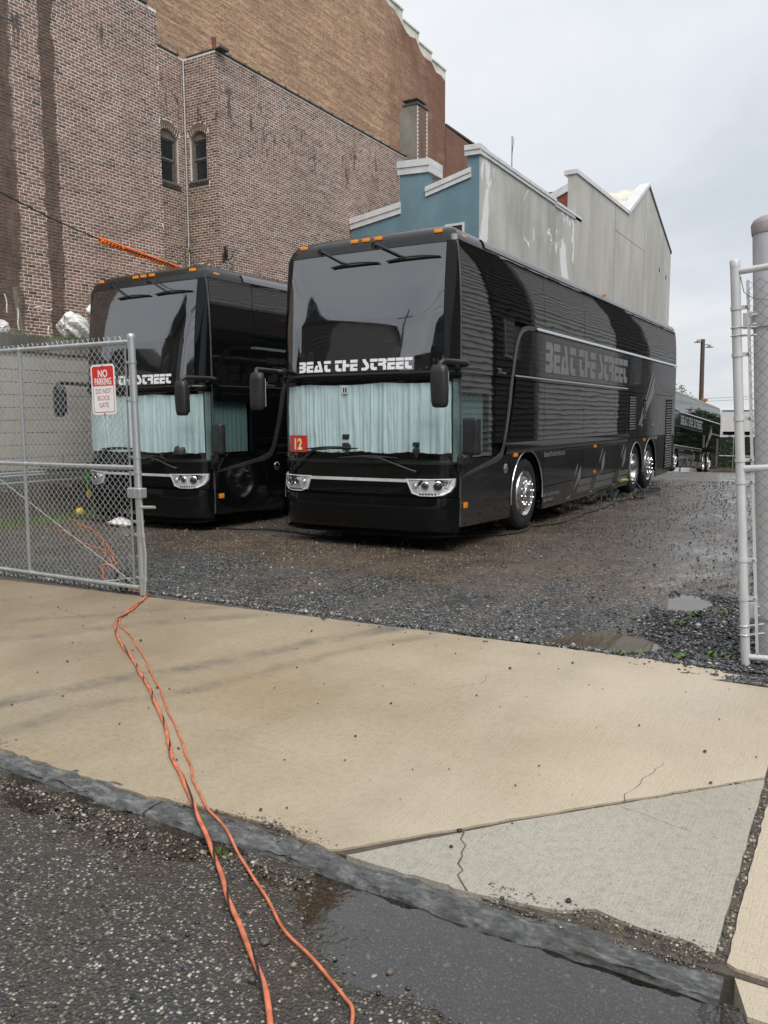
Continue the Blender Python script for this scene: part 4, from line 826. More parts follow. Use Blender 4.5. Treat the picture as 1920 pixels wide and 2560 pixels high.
GLYPH = {
 'B': (0.58, [[(0,1),(.42,1),(.52,.95),(.57,.87),(.58,.78),(.58,.64),(.55,.55),(.5,.5),(.55,.45),(.58,.36),(.58,.22),(.56,.12),(.51,.05),(.42,0),(0,0),(0,.25),(.28,.25),(.32,.29),(.32,.33),(.28,.37),(0,.37),(0,.63),(.28,.63),(.32,.67),(.32,.71),(.28,.75),(0,.75)]]),
 'E': (0.55, [[(0,.74),(.55,.74),(.55,1),(0,1)], [(0,0),(.55,0),(.55,.25),(.24,.25),(.24,.38),(.55,.38),(.55,.63),(0,.63)]]),
 'A': (0.75, [[(.26,1),(.51,1),(.75,0),(.0,0),(.13,.62),(.36,.62),(.27,.25),(.47,.25)]]),
 'T': (0.55, [[(0,.74),(.55,.74),(.55,1),(0,1)], [(.04,.63),(.28,.63),(.28,.32),(.33,.26),(.52,.26),(.52,0),(.25,0),(.14,.04),(.07,.12),(.04,.24)]]),
 'H': (0.53, [[(0,0),(.25,0),(.25,.38),(.53,.38),(.53,.63),(.25,.63),(.25,1),(0,1)]]),
 'S': (0.57, [[(.05,1),(.3,1),(.33,.86),(.5,.6),(.57,.42),(.56,.22),(.47,.07),(.3,0),(0,0),(0,.24),(.24,.25),(.32,.31),(.32,.4),(.1,.75)]]),
 'R': (0.62, [[(0,1),(.45,1),(.56,.95),(.62,.82),(.61,.64),(.55,.54),(.5,.5),(.57,.43),(.6,.3),(.6,0),(.36,0),(.36,.3),(.32,.37),(0,.37),(0,.63),(.3,.63),(.36,.67),(.36,.71),(.3,.75),(0,.75)]])}
def lettering(fn, x0, x1, z0, z1, d0, d1, text='BEAT THE STREET'):
    tot = 0.0; lay = []
    for ch in text:
        if ch == ' ': tot += 0.26; continue
        lay.append((ch, tot)); tot += GLYPH[ch][0]+0.065
    k = (x1-x0)/(tot-0.065); b = MB()
    for ch, off in lay:
        for poly in GLYPH[ch][1]: b.prism([(x0+(off+px)*k, z0+py*(z1-z0)) for px, py in poly], fn, d0, d1)
    return b
def font_text(name, body, size, mat, parent, mtx, extrude=0.001, width=1.0, align='LEFT', bold=0.0):
    cu = bpy.data.curves.new(name, 'FONT'); cu.body = body; cu.size = size; cu.extrude = extrude; cu.align_x = align; cu.resolution_u = 3; cu.offset = bold
    o = bpy.data.objects.new(name, cu); COL.objects.link(o); dg = bpy.context.evaluated_depsgraph_get(); me = bpy.data.meshes.new_from_object(o.evaluated_get(dg)); bpy.data.objects.remove(o)
    me.transform(mtx @ Matrix.Diagonal((width, 1, 1, 1))); me.materials.clear(); me.materials.append(mat); return link(name, me, parent)
def wheel(kind, parent, y, sg):
    root = bpy.data.objects.new('wheel', None); COL.objects.link(root); root.parent = parent; x = sg*1.235; root.location = (x, y, 0.52)
    T = [(0.315, -0.27), (0.40, -0.285), (0.49, -0.275), (0.518, -0.24), (0.522, -0.20), (0.510, -0.195), (0.510, -0.185), (0.522, -0.18), (0.522, -0.12), (0.510, -0.115), (0.510, -0.105), (0.522, -0.10), (0.518, -0.045), (0.495, -0.012), (0.45, 0.004), (0.40, 0.002), (0.335, -0.012), (0.315, -0.02)]
    fl = lambda pr: [(r, h*sg) for r, h in (pr if sg > 0 else pr)]
    fix_normals(MB().lathe(fl(T), (0,0,0), 'x', 48).build('tyre', M_RUB, root, smooth=35))
    if kind == 'dish': prof = [(0.335, -0.012), (0.325, 0.004), (0.315, -0.01), (0.29, -0.03), (0.275, -0.10), (0.262, -0.17), (0.20, -0.185), (0.13, -0.18), (0.125, -0.10), (0.11, -0.085), (0.0, -0.08)]
    else: prof = [(0.335, -0.012), (0.325, 0.006), (0.315, -0.008), (0.295, -0.03), (0.283, -0.042), (0.25, -0.025), (0.215, 0.012), (0.195, 0.018), (0.14, 0.018), (0.13, 0.03), (0.115, 0.055), (0.06, 0.068), (0.0, 0.07)]
    fix_normals(MB().lathe(fl(prof), (0,0,0), 'x', 48).build('rim', M_ALU, root, smooth=35))
    hn = MB(); hz = -0.185 if kind == 'dish' else 0.016; nut = MB()
    for k in range(10):
        a = 2*math.pi*k/10+0.2; c = (sg*hz, 0.168*math.cos(a), 0.168*math.sin(a))
        nut.lathe([(0.021, 0.0), (0.021, sg*0.012), (0.015, sg*0.02), (0.015, sg*0.055), (0.011, sg*0.062), (0.0, sg*0.064)], c, 'x', 6)
    fix_normals(nut.build('lug_nuts', M_CHROME, root, smooth=30))
    if kind != 'dish':
        for k in range(10):
            a = 2*math.pi*(k+0.5)/10+0.2; r0 = 0.262; hn.rbox((sg*-0.032, r0*math.cos(a), r0*math.sin(a)), (0.02, 0.03, 0.03), 0.008, 1, Matrix.Rotation(a, 3, 'X'))
        hn.build('hand_holes', M_GASK, root)
def amber(parent, p, s):
    b = MB().rbox(p, s, min(s)*0.3, 2); o = b.build('marker_light', M_AMBER, parent, smooth=50); return o
def make_coach(label):
    root = thing('tour_coach', label, 'coach')
    # --- hidden structure
    MB().box((-1.0, 0.45, 0.32), (1.0, BL-0.35, 1.15)).box((-1.235, 1.2, 1.12), (1.235, BL-0.25, 3.6)).box((-1.2, 3.3, 0.34), (1.2, 8.3, 1.12)).box((-1.2, 11.2, 0.36), (1.2, BL-0.2, 1.12)).box((-1.19, 0.28, 0.3), (1.19, 1.75, 1.05)).box((-1.1, 0.3, 2.14), (1.1, 1.3, 3.6)).build('chassis', M_DARK, root)
    MB().box((-1.17, 0.02, 0.6), (1.17, 0.6, 1.10)).build('dashboard', M_DASH, root)
    MB().box((-1.16, 0.62, 1.05), (1.16, 0.66, 2.1)).build('cab_partition', M_DARK, root)
    # --- roof shell
    ws = [3.71, 3.74, 3.77, 3.80, 3.83, 3.86, 3.89, 3.92, 3.94, 3.96, 3.98]; b = MB(); rings = []
    for w in ws:
        rr = [(FP(f, w)) for f in np.linspace(-1, 1, 49)]; ins = float(np.interp(w, [3.71, 3.86, 3.92, 3.96, 3.98], [0, 0.06, 0.16, 0.3, 0.5])); h = hw(w); ye = BL-ins
        side = [(h, y, w) for y in np.linspace(1.0, ye-0.15, 12)]+[(h-0.12*min(1, k/4)**2, ye-0.15+0.15*math.sin(math.pi/2*k/4), w) for k in range(1, 5)]
        rings.append(rr+side+[(-x, y, z) for x, y, z in side[::-1]])
    n = len(rings[0]); b.v = [p for r in rings for p in r]
    for i in range(len(ws)-1):
        for k in range(n): b.f.append((i*n+k, i*n+(k+1) % n, (i+1)*n+(k+1) % n, (i+1)*n+k))
    b.f.append(tuple((len(ws)-1)*n+k for k in range(n))); fix_normals(b.build('roof', M_ROOFP, root, smooth=40))
    # --- front
    wl = lambda a, c, m: np.linspace(a, c, m+1)
    bp = MB().patch(FP, -1, 1, 56, 0, 0, list(wl(0.2, 0.655, 12)), 0.004, 0.05); o = bp.build('bumper', M_WPAINT, root, smooth=40)
    lg = MB(); nf = 48
    for f in np.linspace(-0.99, 0.99, nf+1): lg.v += [FP(f, 0.655, 0.004), FP(f, 0.664, -0.008), FP(f, 0.670, -0.02)]
    for i in range(nf):
        for j in range(2): lg.f.append((i*3+j, (i+1)*3+j, (i+1)*3+j+1, i*3+j+1))
    lg.build('bumper_step', M_WPAINT, root, smooth=50)
    MB().patch(FP, -0.99, 0.99, 48, 0.668, 1.065, 6, 0.0, 0.03).build('nose_panel', M_WPAINT, root, smooth=40)
    MB().patch(FP, -0.60, 0.60, 30, 0.90, 1.055, 4, 0.006, 0.004).build('cowl_flap', M_WPAINT, root, smooth=40)
    fc = f_of_v(0.72, 0.87); MB().patch(FP, -fc, fc, 24, 0.846, 0.882, 2, 0.014, 0.014).build('bright_strip', M_BEZ, root, smooth=40)
    q = [(-0.47, 0.835), (0.47, 0.835), (0.53, 0.74), (0.49, 0.69), (-0.49, 0.69), (-0.53, 0.74)]
    gp = []; 
    for (a, c), (a2, c2) in zip(q, q[1:]+q[:1]):
        for k in range(10): gp.append((a+(a2-a)*k/10, c+(c2-c)*k/10))
    MB().prism(gp, FP, 0.001, 0.010).build('service_flap', M_WPAINT, root)
    MB().patch(FP, -0.995, 0.995, 48, 1.062, 1.085, 1, 0.006, 0.02).build('scuttle_trim', M_GASK, root, smooth=40)
    MB().patch(FP, -0.985, 0.985, 48, 1.085, 2.085, 8, 0.0, 0.006).build('lower_windscreen', M_WS, root, smooth=60)
    for s in (-1, 1): MB().patch(FP, s*0.925, s*0.99, 4, 1.09, 2.08, 8, -0.012, 0.02).build('pillar', simple_once('cab_pillar', (0.13, 0.19, 0.18)), root, smooth=40)
    bl = MB(); prof = [(2.085, 0.004), (2.10, 0.022), (2.14, 0.030), (2.165, 0.026), (2.182, 0.006)]; nf = 48
    for f in np.linspace(-0.99, 0.99, nf+1):
        for w, d in prof: bl.v.append(FP(f, w, d))
    for i in range(nf):
        for j in range(4): bl.f.append((i*5+j, (i+1)*5+j, (i+1)*5+j+1, i*5+j+1))
    bl.build('windscreen_ledge', M_WPAINT, root, smooth=50)
    WV = lambda a, w, d=0.0: FP(f_of_v(a*(1.15-0.025*(w-2.2)), w), w, d)
    MB().patch(WV, -1, 1, 44, 2.19, 3.685, 20, 0.004, 0.02).build('upper_windscreen', M_WSGLASS, root, smooth=60)
    MB().patch(WV, -1, 1, 40, 3.688, 3.705, 1, 0.010, 0.02).build('windscreen_seal', M_GASK, root, smooth=40)
    for s in (-1, 1): MB().patch(lambda t, w, d=0.0: FP(s*(abs(f_of_v(1.155-0.025*(w-2.2), w))*(1-t)+0.995*t), w, d), 0.0, 1.0, 8, 2.185, 3.71, 18, 0.002, 0.02).build('front_pillar', M_WPAINT, root, smooth=60)
    lettering(lambda a, c, d: FP(f_of_v(a, c), c, d), -0.86, 0.80, 2.205, 2.342, 0.006, 0.0085).build('lettering', M_WTEXT, root)
    for v in (-0.98, -0.19, -0.02, 0.16, 0.98):
        p = FP(f_of_v(v, 3.825), 3.825, 0.012); a = Vector(FP(f_of_v(v+0.03, 3.825), 3.825))-Vector(FP(f_of_v(v-0.03, 3.825), 3.825))
        bb = MB().rbox(p, (0.105, 0.035, 0.045), 0.01, 2, Matrix.Rotation(math.atan2(a.y, a.x), 3, 'Z')); bb.build('marker_light', M_AMBER, root, smooth=50)
    for s in (-1, 1): headlight(root, s)
    wipers(root)
    for s in (-1, 1): mirrors(root, s)
    # curtain behind the lower windscreen, pleated, with a gap where the halves meet
    for a0, a1, nn in ((-0.93, -0.195, 150), (-0.20, 0.94, 230)):
        cb = MB(); rows = 14; wid = nn; rr = random.Random(int(nn)); ph = [rr.uniform(0, 6.28) for _ in range(6)]
        for i in range(nn+1):
            t = i/nn; f = a0+(a1-a0)*t; s_ = f*24
            for j in range(rows+1):
                g = j/rows; amp = 0.008+0.007*g; w = 2.055-0.02*abs(math.sin(s_*0.19+ph[1]))*(1-g)-0.855*g-(0.010*math.sin(s_*0.5+ph[0])+0.003*math.sin(s_*2.1+ph[4]))*g
                z0 = s_*1.15+0.35*float(vnoise(s_*0.5+ph[2], g*1.3+ph[1])); off = amp*(3.4*(0.5-abs(2*float(vnoise(z0, ph[3]))))+2.2*float(vnoise(z0*2.7+5, ph[4]+g*0.4)))+0.010*float(vnoise(s_*1.6+ph[5], g*6.0))
                p = FP(f*0.97, w, -0.045+off*1.25); cb.v.append(p)
        for i in range(nn):
            for j in range(rows): cb.f.append((i*(rows+1)+j, (i+1)*(rows+1)+j, (i+1)*(rows+1)+j+1, i*(rows+1)+j+1))
        cb.build('curtain', M_CURT, root, smooth=60)
    for s in (-1, 1): coach_side(root, s)
    # --- tail
    MB().patch(lambda a, c, d: (-a*hw(c), BL+d-0.02, c), -0.97, 0.97, 10, 0.3, 3.72, 14, 0.0, 0.05).build('rear_panel', M_PAINT, root, smooth=40)
    MB().patch(lambda a, c, d: (-a*hw(c), BL+d-0.02, c), -0.82, 0.82, 8, 2.9, 3.6, 4, 0.008, 0.008).build('rear_window', M_TGLASS, root, smooth=40)
    for s in (-1, 1): MB().rbox((s*1.1, BL-0.01, 1.25), (0.14, 0.04, 0.7), 0.015, 2).build('tail_light', M_RED, root, smooth=40)
    return root
def simple_once(name, col): return MATS[name] if name in MATS else simple(name, col, 0.6)
def headlight(root, s):
    w0 = [(f_of_v(a, 0.78), c) for a, c in ((0.69, 0.888), (1.25, 0.893), (1.245, 0.80), (1.215, 0.735), (1.15, 0.688), (1.06, 0.676), (0.88, 0.676), (0.77, 0.71))]
    def dense(q, m=6):
        out = []
        for (a, c), (a2, c2) in zip(q, q[1:]+q[:1]):
            for k in range(m): out.append((s*(a+(a2-a)*k/m), c+(c2-c)*k/m))
        return out
    cx, cz = f_of_v(0.98, 0.78), 0.785
    sh = lambda k: [(cx+(a-cx)*k, cz+(c-cz)*k) for a, c in w0]
    hl = bpy.data.objects.new('headlight', None); COL.objects.link(hl); hl.parent = root
    fix_normals(MB().prism(dense(sh(1.06)), FP, 0.002, 0.010).build('surround', M_GASK, hl))
    out, inn = dense(sh(1.0)), dense(sh(0.86)); n = len(out); b = MB(); b.v = [FP(a, c, 0.012) for a, c in out]+[FP(a, c, 0.026) for a, c in [( (p[0]+q[0])/2, (p[1]+q[1])/2) for p, q in zip(out, inn)]]+[FP(a, c, 0.014) for a, c in inn]
    for g in range(2):
        for k in range(n): b.f.append((g*n+k, g*n+(k+1) % n, (g+1)*n+(k+1) % n, (g+1)*n+k))
    fix_normals(b.build('bezel', M_BEZ, hl, smooth=30))
    fix_normals(MB().prism(inn, FP, 0.008, 0.013).build('reflector', M_LREF, hl))
    for f, w, r in ((f_of_v(1.09, 0.8), 0.805, 0.056), (f_of_v(0.945, 0.8), 0.81, 0.047), (f_of_v(0.825, 0.8), 0.81, 0.034)):
        p = Vector(FP(s*f, w, 0.012)); nrm = (Vector(FP(s*f, w, 0.03))-p).normalized(); q = nrm.to_track_quat('Z', 'Y').to_matrix().to_4x4()
        m = MB().lathe([(r, 0), (r*1.02, 0.012), (r*0.86, 0.018), (r*0.72, 0.006)], (0,0,0), 'z', 24); o = m.build('lamp_ring', M_CHROME, hl, smooth=50); o.data.transform(Matrix.Translation(p) @ q)
        m = MB().lathe([(r*0.74, 0.004), (r*0.6, 0.014), (r*0.35, 0.022), (0, 0.025)], (0,0,0), 'z', 20); o = m.build('projector', M_WPANE if r > 0.04 else M_BEZ, hl, smooth=60); o.data.transform(Matrix.Translation(p) @ q)
    b = MB()
    for k in range(7):
        p = Vector(FP(s*f_of_v(0.88+0.036*k, 0.7), 0.705, 0.016)); b.rbox(p, (0.028, 0.012, 0.022), 0.005, 1)
    b.build('daytime_leds', M_WPANE, hl)
    b = MB()
    for k in range(4): b.patch(FP, s*f_of_v(1.15, 0.8), s*f_of_v(1.215-0.008*k, 0.8), 3, 0.855-0.026*k, 0.863-0.026*k, 1, 0.018, 0.006)
    fix_normals(b.build('side_ribs', M_CHROME, hl))
    fix_normals(MB().prism(inn, FP, 0.030, 0.032).build('lens', M_LENS, hl))
def wipers(root):
    def blade(pts, arm, name='wiper'):
        wp = bpy.data.objects.new(name, None); COL.objects.link(wp); wp.parent = root
        a = [FP(f_of_v(v, w), w, d) for v, w, d in arm]
        MB().tube(a, [0.017]+[0.013]*(len(a)-2)+[0.009], 8).lathe([(0.0, 0.03), (0.03, 0.025), (0.034, 0)], a[0], 'y', 12).build('arm', M_BLACK, wp, smooth=50)
        n = 14; P = [FP(f_of_v(pts[0][0]+(pts[1][0]-pts[0][0])*k/n, pts[0][1]+(pts[1][1]-pts[0][1])*k/n), pts[0][1]+(pts[1][1]-pts[0][1])*k/n, 0.022) for k in range(n+1)]
        b = MB().tube(P, [0.006]+[0.010]*(n-1)+[0.006], 5)
        T = [tuple(np.array(p)+np.array([0, -0.018, 0.022*math.sin(math.pi*k/n)])) for k, p in enumerate(P)]; b.tube(T, [0.003]+[0.004+0.008*math.sin(math.pi*k/n) for k in range(1, n)]+[0.003], 6)
        b.build('blade', M_BLACK, wp, smooth=40)
    blade(((-0.47, 3.515), (0.24, 3.515)), [(-0.69, 3.745, 0.02), (-0.62, 3.72, 0.06), (-0.30, 3.555, 0.05), (-0.20, 3.53, 0.045)])
    blade(((0.34, 3.515), (1.06, 3.515)), [(0.12, 3.745, 0.02), (0.20, 3.72, 0.06), (0.54, 3.555, 0.05), (0.62, 3.53, 0.045)])
    blade(((-0.76, 1.235), (0.04, 1.25)), [(-0.98, 0.975, 0.02), (-0.93, 1.0, 0.06), (-0.64, 1.22, 0.05), (-0.34, 1.245, 0.045)])
    blade(((-0.25, 1.125), (0.60, 1.14)), [(0.84, 0.975, 0.02), (0.79, 1.0, 0.06), (0.36, 1.135, 0.05), (0.18, 1.14, 0.045)])
def mirrors(root, s):
    mr = bpy.data.objects.new('front_mirror', None); COL.objects.link(mr); mr.parent = root
    x = s*1.31
    MB().tube([(s*1.26, 0.14, 2.25), (s*1.40, 0.10, 2.255), (s*1.425, -0.02, 2.26), (s*1.37, -0.30, 2.262), (s*1.345, -0.42, 2.26), (s*1.325, -0.46, 2.235), (s*1.315, -0.465, 2.19)], [0.034, 0.034, 0.032, 0.030, 0.030, 0.03, 0.03], 10).rbox((s*1.275, 0.14, 2.25), (0.05, 0.14, 0.09), 0.015, 2).build('arm', M_BLACK, mr, smooth=50)
    b = MB(); n = 16; lv = [(1.735, 0.55), (1.75, 0.82), (1.80, 0.95), (1.95, 1.0), (2.12, 0.98), (2.19, 0.9), (2.215, 0.65)]
    for z, k in lv:
        for j in range(n):
            a = 2*math.pi*j/n; ca, sa = math.cos(a), math.sin(a); r = (abs(ca)**3.2+abs(sa)**3.2)**(-1/3.2); b.v.append((x+0.105*k*r*ca+s*(2.0-z)*0.02, -0.46+0.065*k*r*sa, z))
    for i in range(len(lv)-1):
        for j in range(n): b.f.append((i*n+j, i*n+(j+1) % n, (i+1)*n+(j+1) % n, (i+1)*n+j))
    b.f += [tuple(range(n))[::-1], tuple((len(lv)-1)*n+j for j in range(n))]; fix_normals(b.build('housing', M_BLACK, mr, smooth=50))
    MB().rbox((x, -0.393, 1.96), (0.17, 0.008, 0.36), 0.003, 1).build('mirror_glass', M_CHROME, mr)
    if s > 0:
        sm = bpy.data.objects.new('side_mirror', None); COL.objects.link(sm); sm.parent = root
        MB().rbox((s*1.46, 0.10, 1.40), (0.23, 0.11, 0.44), 0.035, 3, Matrix.Rotation(R(-18*s), 3, 'Z')).build('housing', M_BLACK, sm, smooth=50)
        MB().tube([(s*1.28, 0.16, 1.06), (s*1.36, 0.10, 1.05), (s*1.42, 0.08, 1.09), (s*1.45, 0.09, 1.20)], 0.038, 8).rbox((s*1.285, 0.17, 1.06), (0.05, 0.10, 0.20), 0.012, 2).build('bracket', M_BLACK, sm, smooth=50)
def louver(root, S, u0, u1, w0, w1, n):
    b = MB(); p = (w1-w0)/n
    for k in range(n):
        z = w0+k*p
        b.v += [S(u0, z+0.10*p, 0.001), S(u1, z+0.10*p, 0.001), S(u1, z+0.62*p, 0.020), S(u0, z+0.62*p, 0.020), S(u0, z+0.70*p, 0.004), S(u1, z+0.70*p, 0.004)]; o = 6*k; b.f += [(o, o+1, o+2, o+3), (o+3, o+2, o+5, o+4)]
    lv = bpy.data.objects.new('louver', None); COL.objects.link(lv); lv.parent = root
    fix_normals(b.build('slats', M_TRIM, lv)); fix_normals(MB().prism([(u0-0.02, w0-0.02), (u1+0.02, w0-0.02), (u1+0.02, w1+0.02), (u0-0.02, w1+0.02)], S, -0.01, 0.0016).build('recess', M_DARK, lv))
def coach_side(root, sg):
    S = SP(sg)
    def pan(u0, u1, w0, w1, mat, name, d=0.004, nu=None, nw=None):
        nu = nu or max(3, int((u1-u0)/0.18)); nw = nw or max(3, int((w1-w0)/0.12)); return fix_out(MB().patch(S, u0, u1, nu, w0, w1, nw, d, 0.02).build(name, mat, root, smooth=40), sg)
    def poly(pts, mat, name, d0=-0.02, d1=0.004): return fix_normals(MB().prism(pts, S, d0, d1).build(name, mat, root))
    # upper glass
    pan(0.205, 1.142, 2.165, 3.72, M_TGLASS, 'corner_window'); pan(1.152, 3.132, 2.935, 3.735, M_TGLASS, 'upper_window')
    for a, c in ((3.142, 5.152), (5.162, 7.132), (7.142, 9.162), (9.172, BL-0.03)): pan(a, c, 2.935, 3.735, M_TGLASS, 'upper_window')
    for a, c in ((1.152, 1.90),): pan(a, c, 2.165, 2.928, M_TGLASS, 'flank_window')
    # middle band: letter panel
    pan(1.905, 8.16, 2.215, 2.862, M_PAINT, 'letter_panel'); pan(8.17, BL-0.03, 2.135, 2.862, M_PAINT, 'rear_upper_panel')
    b = MB(); us = np.linspace(2.75, BL-0.03, 60)
    for u in us: b.v += [S(u, 2.868, 0.004), S(u, 2.872, 0.028), S(u, 2.882, 0.030), S(u, 2.928, 0.003)]
    for i in range(len(us)-1):
        for k in range(3): b.f.append((i*4+k, (i+1)*4+k, (i+1)*4+k+1, i*4+k+1))
    fix_out(b.build('upper_trim', M_TRIM, root), sg)
    b = MB(); us = np.linspace(1.93, 8.16, 40)
    for u in us: b.v += [S(u, 2.14, 0.004), S(u, 2.145, 0.020), S(u, 2.185, 0.020), S(u, 2.207, 0.003)]
    for i in range(len(us)-1):
        for k in range(3): b.f.append((i*4+k, (i+1)*4+k, (i+1)*4+k+1, i*4+k+1))
    fix_out(b.build('middle_rail', M_PAINT, root), sg)
    lettering(S, 3.19, 8.10, 2.30, 2.755, 0.004, 0.007).build('lettering', M_DECAL, root) if sg > 0 else lettering(lambda a, c, d: S(11.3-a, c, d), 3.19, 8.10, 2.30, 2.755, 0.004, 0.007).build('lettering', M_DECAL, root)
    # lower deck windows
    poly([(1.152, 1.285), (1.575, 1.285), (1.68, 1.5), (1.79, 1.8), (1.87, 2.155), (1.152, 2.155)], M_TGLASS, 'flank_window')
    poly([(1.66, 1.285), (3.153, 1.285), (3.153, 2.135), (1.985, 2.135), (1.90, 1.8), (1.79, 1.5)], M_TGLASS, 'lower_window')
    for a, c in ((3.163, 5.183), (5.193, 7.213)): pan(a, c, 1.285, 2.135, M_TGLASS, 'lower_window')
    poly([(7.223, 1.285), (7.97, 1.285), (8.15, 2.135), (7.223, 2.135)], M_TGLASS, 'lower_window')
    poly([(7.99, 1.19), (8.30, 1.19), (8.30, 2.128), (8.17, 2.128)], M_PAINT, 'rear_pillar')
    # belt moulding
    b = MB(); us = np.linspace(1.62, 8.30, 50); pr = [(1.125, 0.003), (1.14, 0.016), (1.19, 0.024), (1.235, 0.020), (1.278, 0.002)]
    for u in us: b.v += [S(u, w, d) for w, d in pr]
    for i in range(len(us)-1):
        for k in range(4): b.f.append((i*5+k, (i+1)*5+k, (i+1)*5+k+1, i*5+k+1))
    fix_out(b.build('belt_moulding', M_PAINT, root, smooth=50), sg)
    # cab side: opening window with curtain behind
    if sg > 0:
        fr = [(0.205, 1.145, 1.13, 1.20), (0.205, 1.145, 1.93, 2.155), (1.02, 1.145, 1.20, 1.93)]
        for a, c, w0, w1 in fr: pan(a, c, w0, w1, M_TGLASS, 'cab_panel')
        pan(0.21, 1.015, 1.205, 1.925, M_WS2, 'driver_window', 0.002)
        cb = MB(); nn = 90
        for i in range(nn+1):
            u = 0.28+0.74*i/nn
            for j in range(7): g = j/6; cb.v.append((sg*(1.20+0.008*math.sin(u*60+math.sin(u*9))+0.006*math.sin(u*131)), u, 2.0-0.82*g))
        for i in range(nn):
            for j in range(6): cb.f.append((i*7+j, (i+1)*7+j, (i+1)*7+j+1, i*7+j+1))
        cb.build('curtain', M_CURT, root, smooth=60)
    else: pan(0.205, 1.145, 0.30, 2.155, M_TGLASS, 'entrance_door')
    # skirt
    AR = 0.615
    if sg > 0: poly([(0.205, 0.285), (1.825, 0.235), (1.825, 1.115), (1.60, 1.115), (1.46, 1.115), (0.205, 1.118)], M_PAINT, 'front_quarter_panel')
    else: poly([(1.155, 0.25), (1.825, 0.235), (1.825, 1.115), (1.155, 1.118)], M_PAINT, 'front_quarter_panel')
    poly([(1.833, 0.50)]+arc_pts(2.49, 0.50, AR+0.03, 180, 0, 18)+[(3.143, 0.5), (3.143, 1.115), (1.833, 1.115)], M_PAINT, 'wheel_panel')
    for a, c in ((3.153, 5.19), (5.20, 7.22), (7.23, 8.42)): pan(a, c, 0.572, 1.115, M_PAINT, 'luggage_door'); pan(a, c, 0.225, 0.562, M_PAINT, 'skirt_panel')
    r1 = arc_pts(9.05, 0.50, AR-0.03, 180, 0, 16); r2 = arc_pts(10.36, 0.50, AR+0.02, 180, 0, 16)
    poly([(8.43, 0.24), (8.45, 0.5)]+r1+[(9.66, 0.34), (9.71, 0.34)]+r2+[(11.03, 0.24), (11.06, 0.24), (11.06, 1.185), (8.43, 1.185)], M_PAINT, 'wheel_panel')
    poly([(11.07, 0.22), (12.2, 0.24), (BL-0.03, 0.36), (BL-0.03, 1.185), (11.07, 1.185)], M_PAINT, 'rear_quarter_panel')
    poly([(8.31, 1.195), (8.895, 1.195), (8.895, 2.125), (8.31, 2.125)], M_PAINT, 'louver_panel'); pan(8.905, 10.925, 1.195, 2.125, M_PAINT, 'engine_hatch'); pan(10.935, 11.74, 1.195, 2.125, M_PAINT, 'engine_hatch'); pan(11.75, BL-0.03, 1.195, 2.125, M_PAINT, 'rear_panel')
    louver(root, lambda u, w, d=0.0: S(u, w, d+0.006), 8.35, 8.86, 1.36, 2.06, 13); louver(root, lambda u, w, d=0.0: S(u, w, d+0.006), 11.95, 12.66, 0.38, 2.02, 27)
    louver(root, lambda u, w, d=0.0: S(u, w, d+0.006), 9.62, 9.82, 1.58, 1.98, 8)
    b = MB()
    for u in (9.46, 10.53, 11.40): b.lathe([(0.0, sg*0.012), (0.035, sg*0.012), (0.05, sg*0.004), (0.055, 0.0)], (sg*1.277, u, 1.44), 'x', 14)
    fix_normals(b.build('hatch_locks', M_CHROME, root, smooth=40))
    for cu, r in ((2.49, AR+0.03), (9.05, AR-0.03), (10.36, AR+0.02)): MB().tube([(sg*1.276, a, c) for a, c in arc_pts(cu, 0.50, r, 188, -8, 22)], 0.014, 6).build('arch_lip', M_TRIM, root, smooth=50)
    for cu in (2.49, 9.05, 10.36):
        wb = MB(); n = 18; q0 = [(sg*1.25, a, c) for a, c in arc_pts(cu, 0.50, 0.60, 180, 0, n)]; q1 = [(sg*0.75, y, z) for _, y, z in q0]; wb.add(q0+q1, [(k, k+1, n+2+k, n+1+k) for k in range(n)]); wb.build('wheel_arch_liner', M_DARK, root)
    for y, k in ((2.50, 'hub'), (9.06, 'dish'), (10.38, 'hub')): wheel(k, root, y, sg)
    b = MB().tube([(sg*1.276, u, 3.80) for u in np.linspace(0.95, BL-0.2, 40)], 0.001, 4); b = MB(); us = np.linspace(0.98, BL-0.15, 40); pr = [(3.745, 0.004), (3.75, 0.016), (3.80, 0.018), (3.85, 0.022), (3.865, 0.0)]
    for u in us: b.v += [S(u, w, d) for w, d in pr]
    for i in range(len(us)-1):
        for k in range(4): b.f.append((i*5+k, (i+1)*5+k, (i+1)*5+k+1, i*5+k+1))
    fix_out(b.build('roof_rail', M_RAIL, root, smooth=40), sg)
    MB().patch(S, 0.165, 0.188, 1, 0.30, 3.70, 16, 0.010, 0.02).build('corner_trim', M_RAIL, root, smooth=40)
    # swoosh and slash graphics
    L = [(2.83, 2.928), (2.40, 2.915), (2.18, 2.87), (2.04, 2.78), (1.94, 2.64), (1.86, 2.43), (1.80, 2.20), (1.75, 2.08), (1.69, 1.80), (1.59, 1.48), (1.50, 1.25), (1.42, 1.16), (1.30, 1.12), (1.16, 1.085), (0.205, 0.93)]
    Rr = [(2.83, 2.875), (2.42, 2.855), (2.24, 2.81), (2.13, 2.73), (2.04, 2.60), (1.96, 2.40), (1.90, 2.19), (1.86, 2.06), (1.80, 1.78), (1.69, 1.45), (1.60, 1.22), (1.53, 1.12), (1.44, 1.06), (1.30, 1.03), (0.205, 0.895)]
    b = MB(); n = len(L)
    b.v = [S(u, w, 0.010) for u, w in L]+[S((a[0]+c[0])/2, (a[1]+c[1])/2, 0.012) for a, c in zip(L, Rr)]+[S(u, w, 0.006) for u, w in Rr]
    for g in range(2):
        for k in range(n-1): b.f.append((g*n+k, g*n+k+1, (g+1)*n+k+1, (g+1)*n+k))
    fix_out(b.build('swoosh_trim', M_SWOOSH, root, smooth=50), sg)
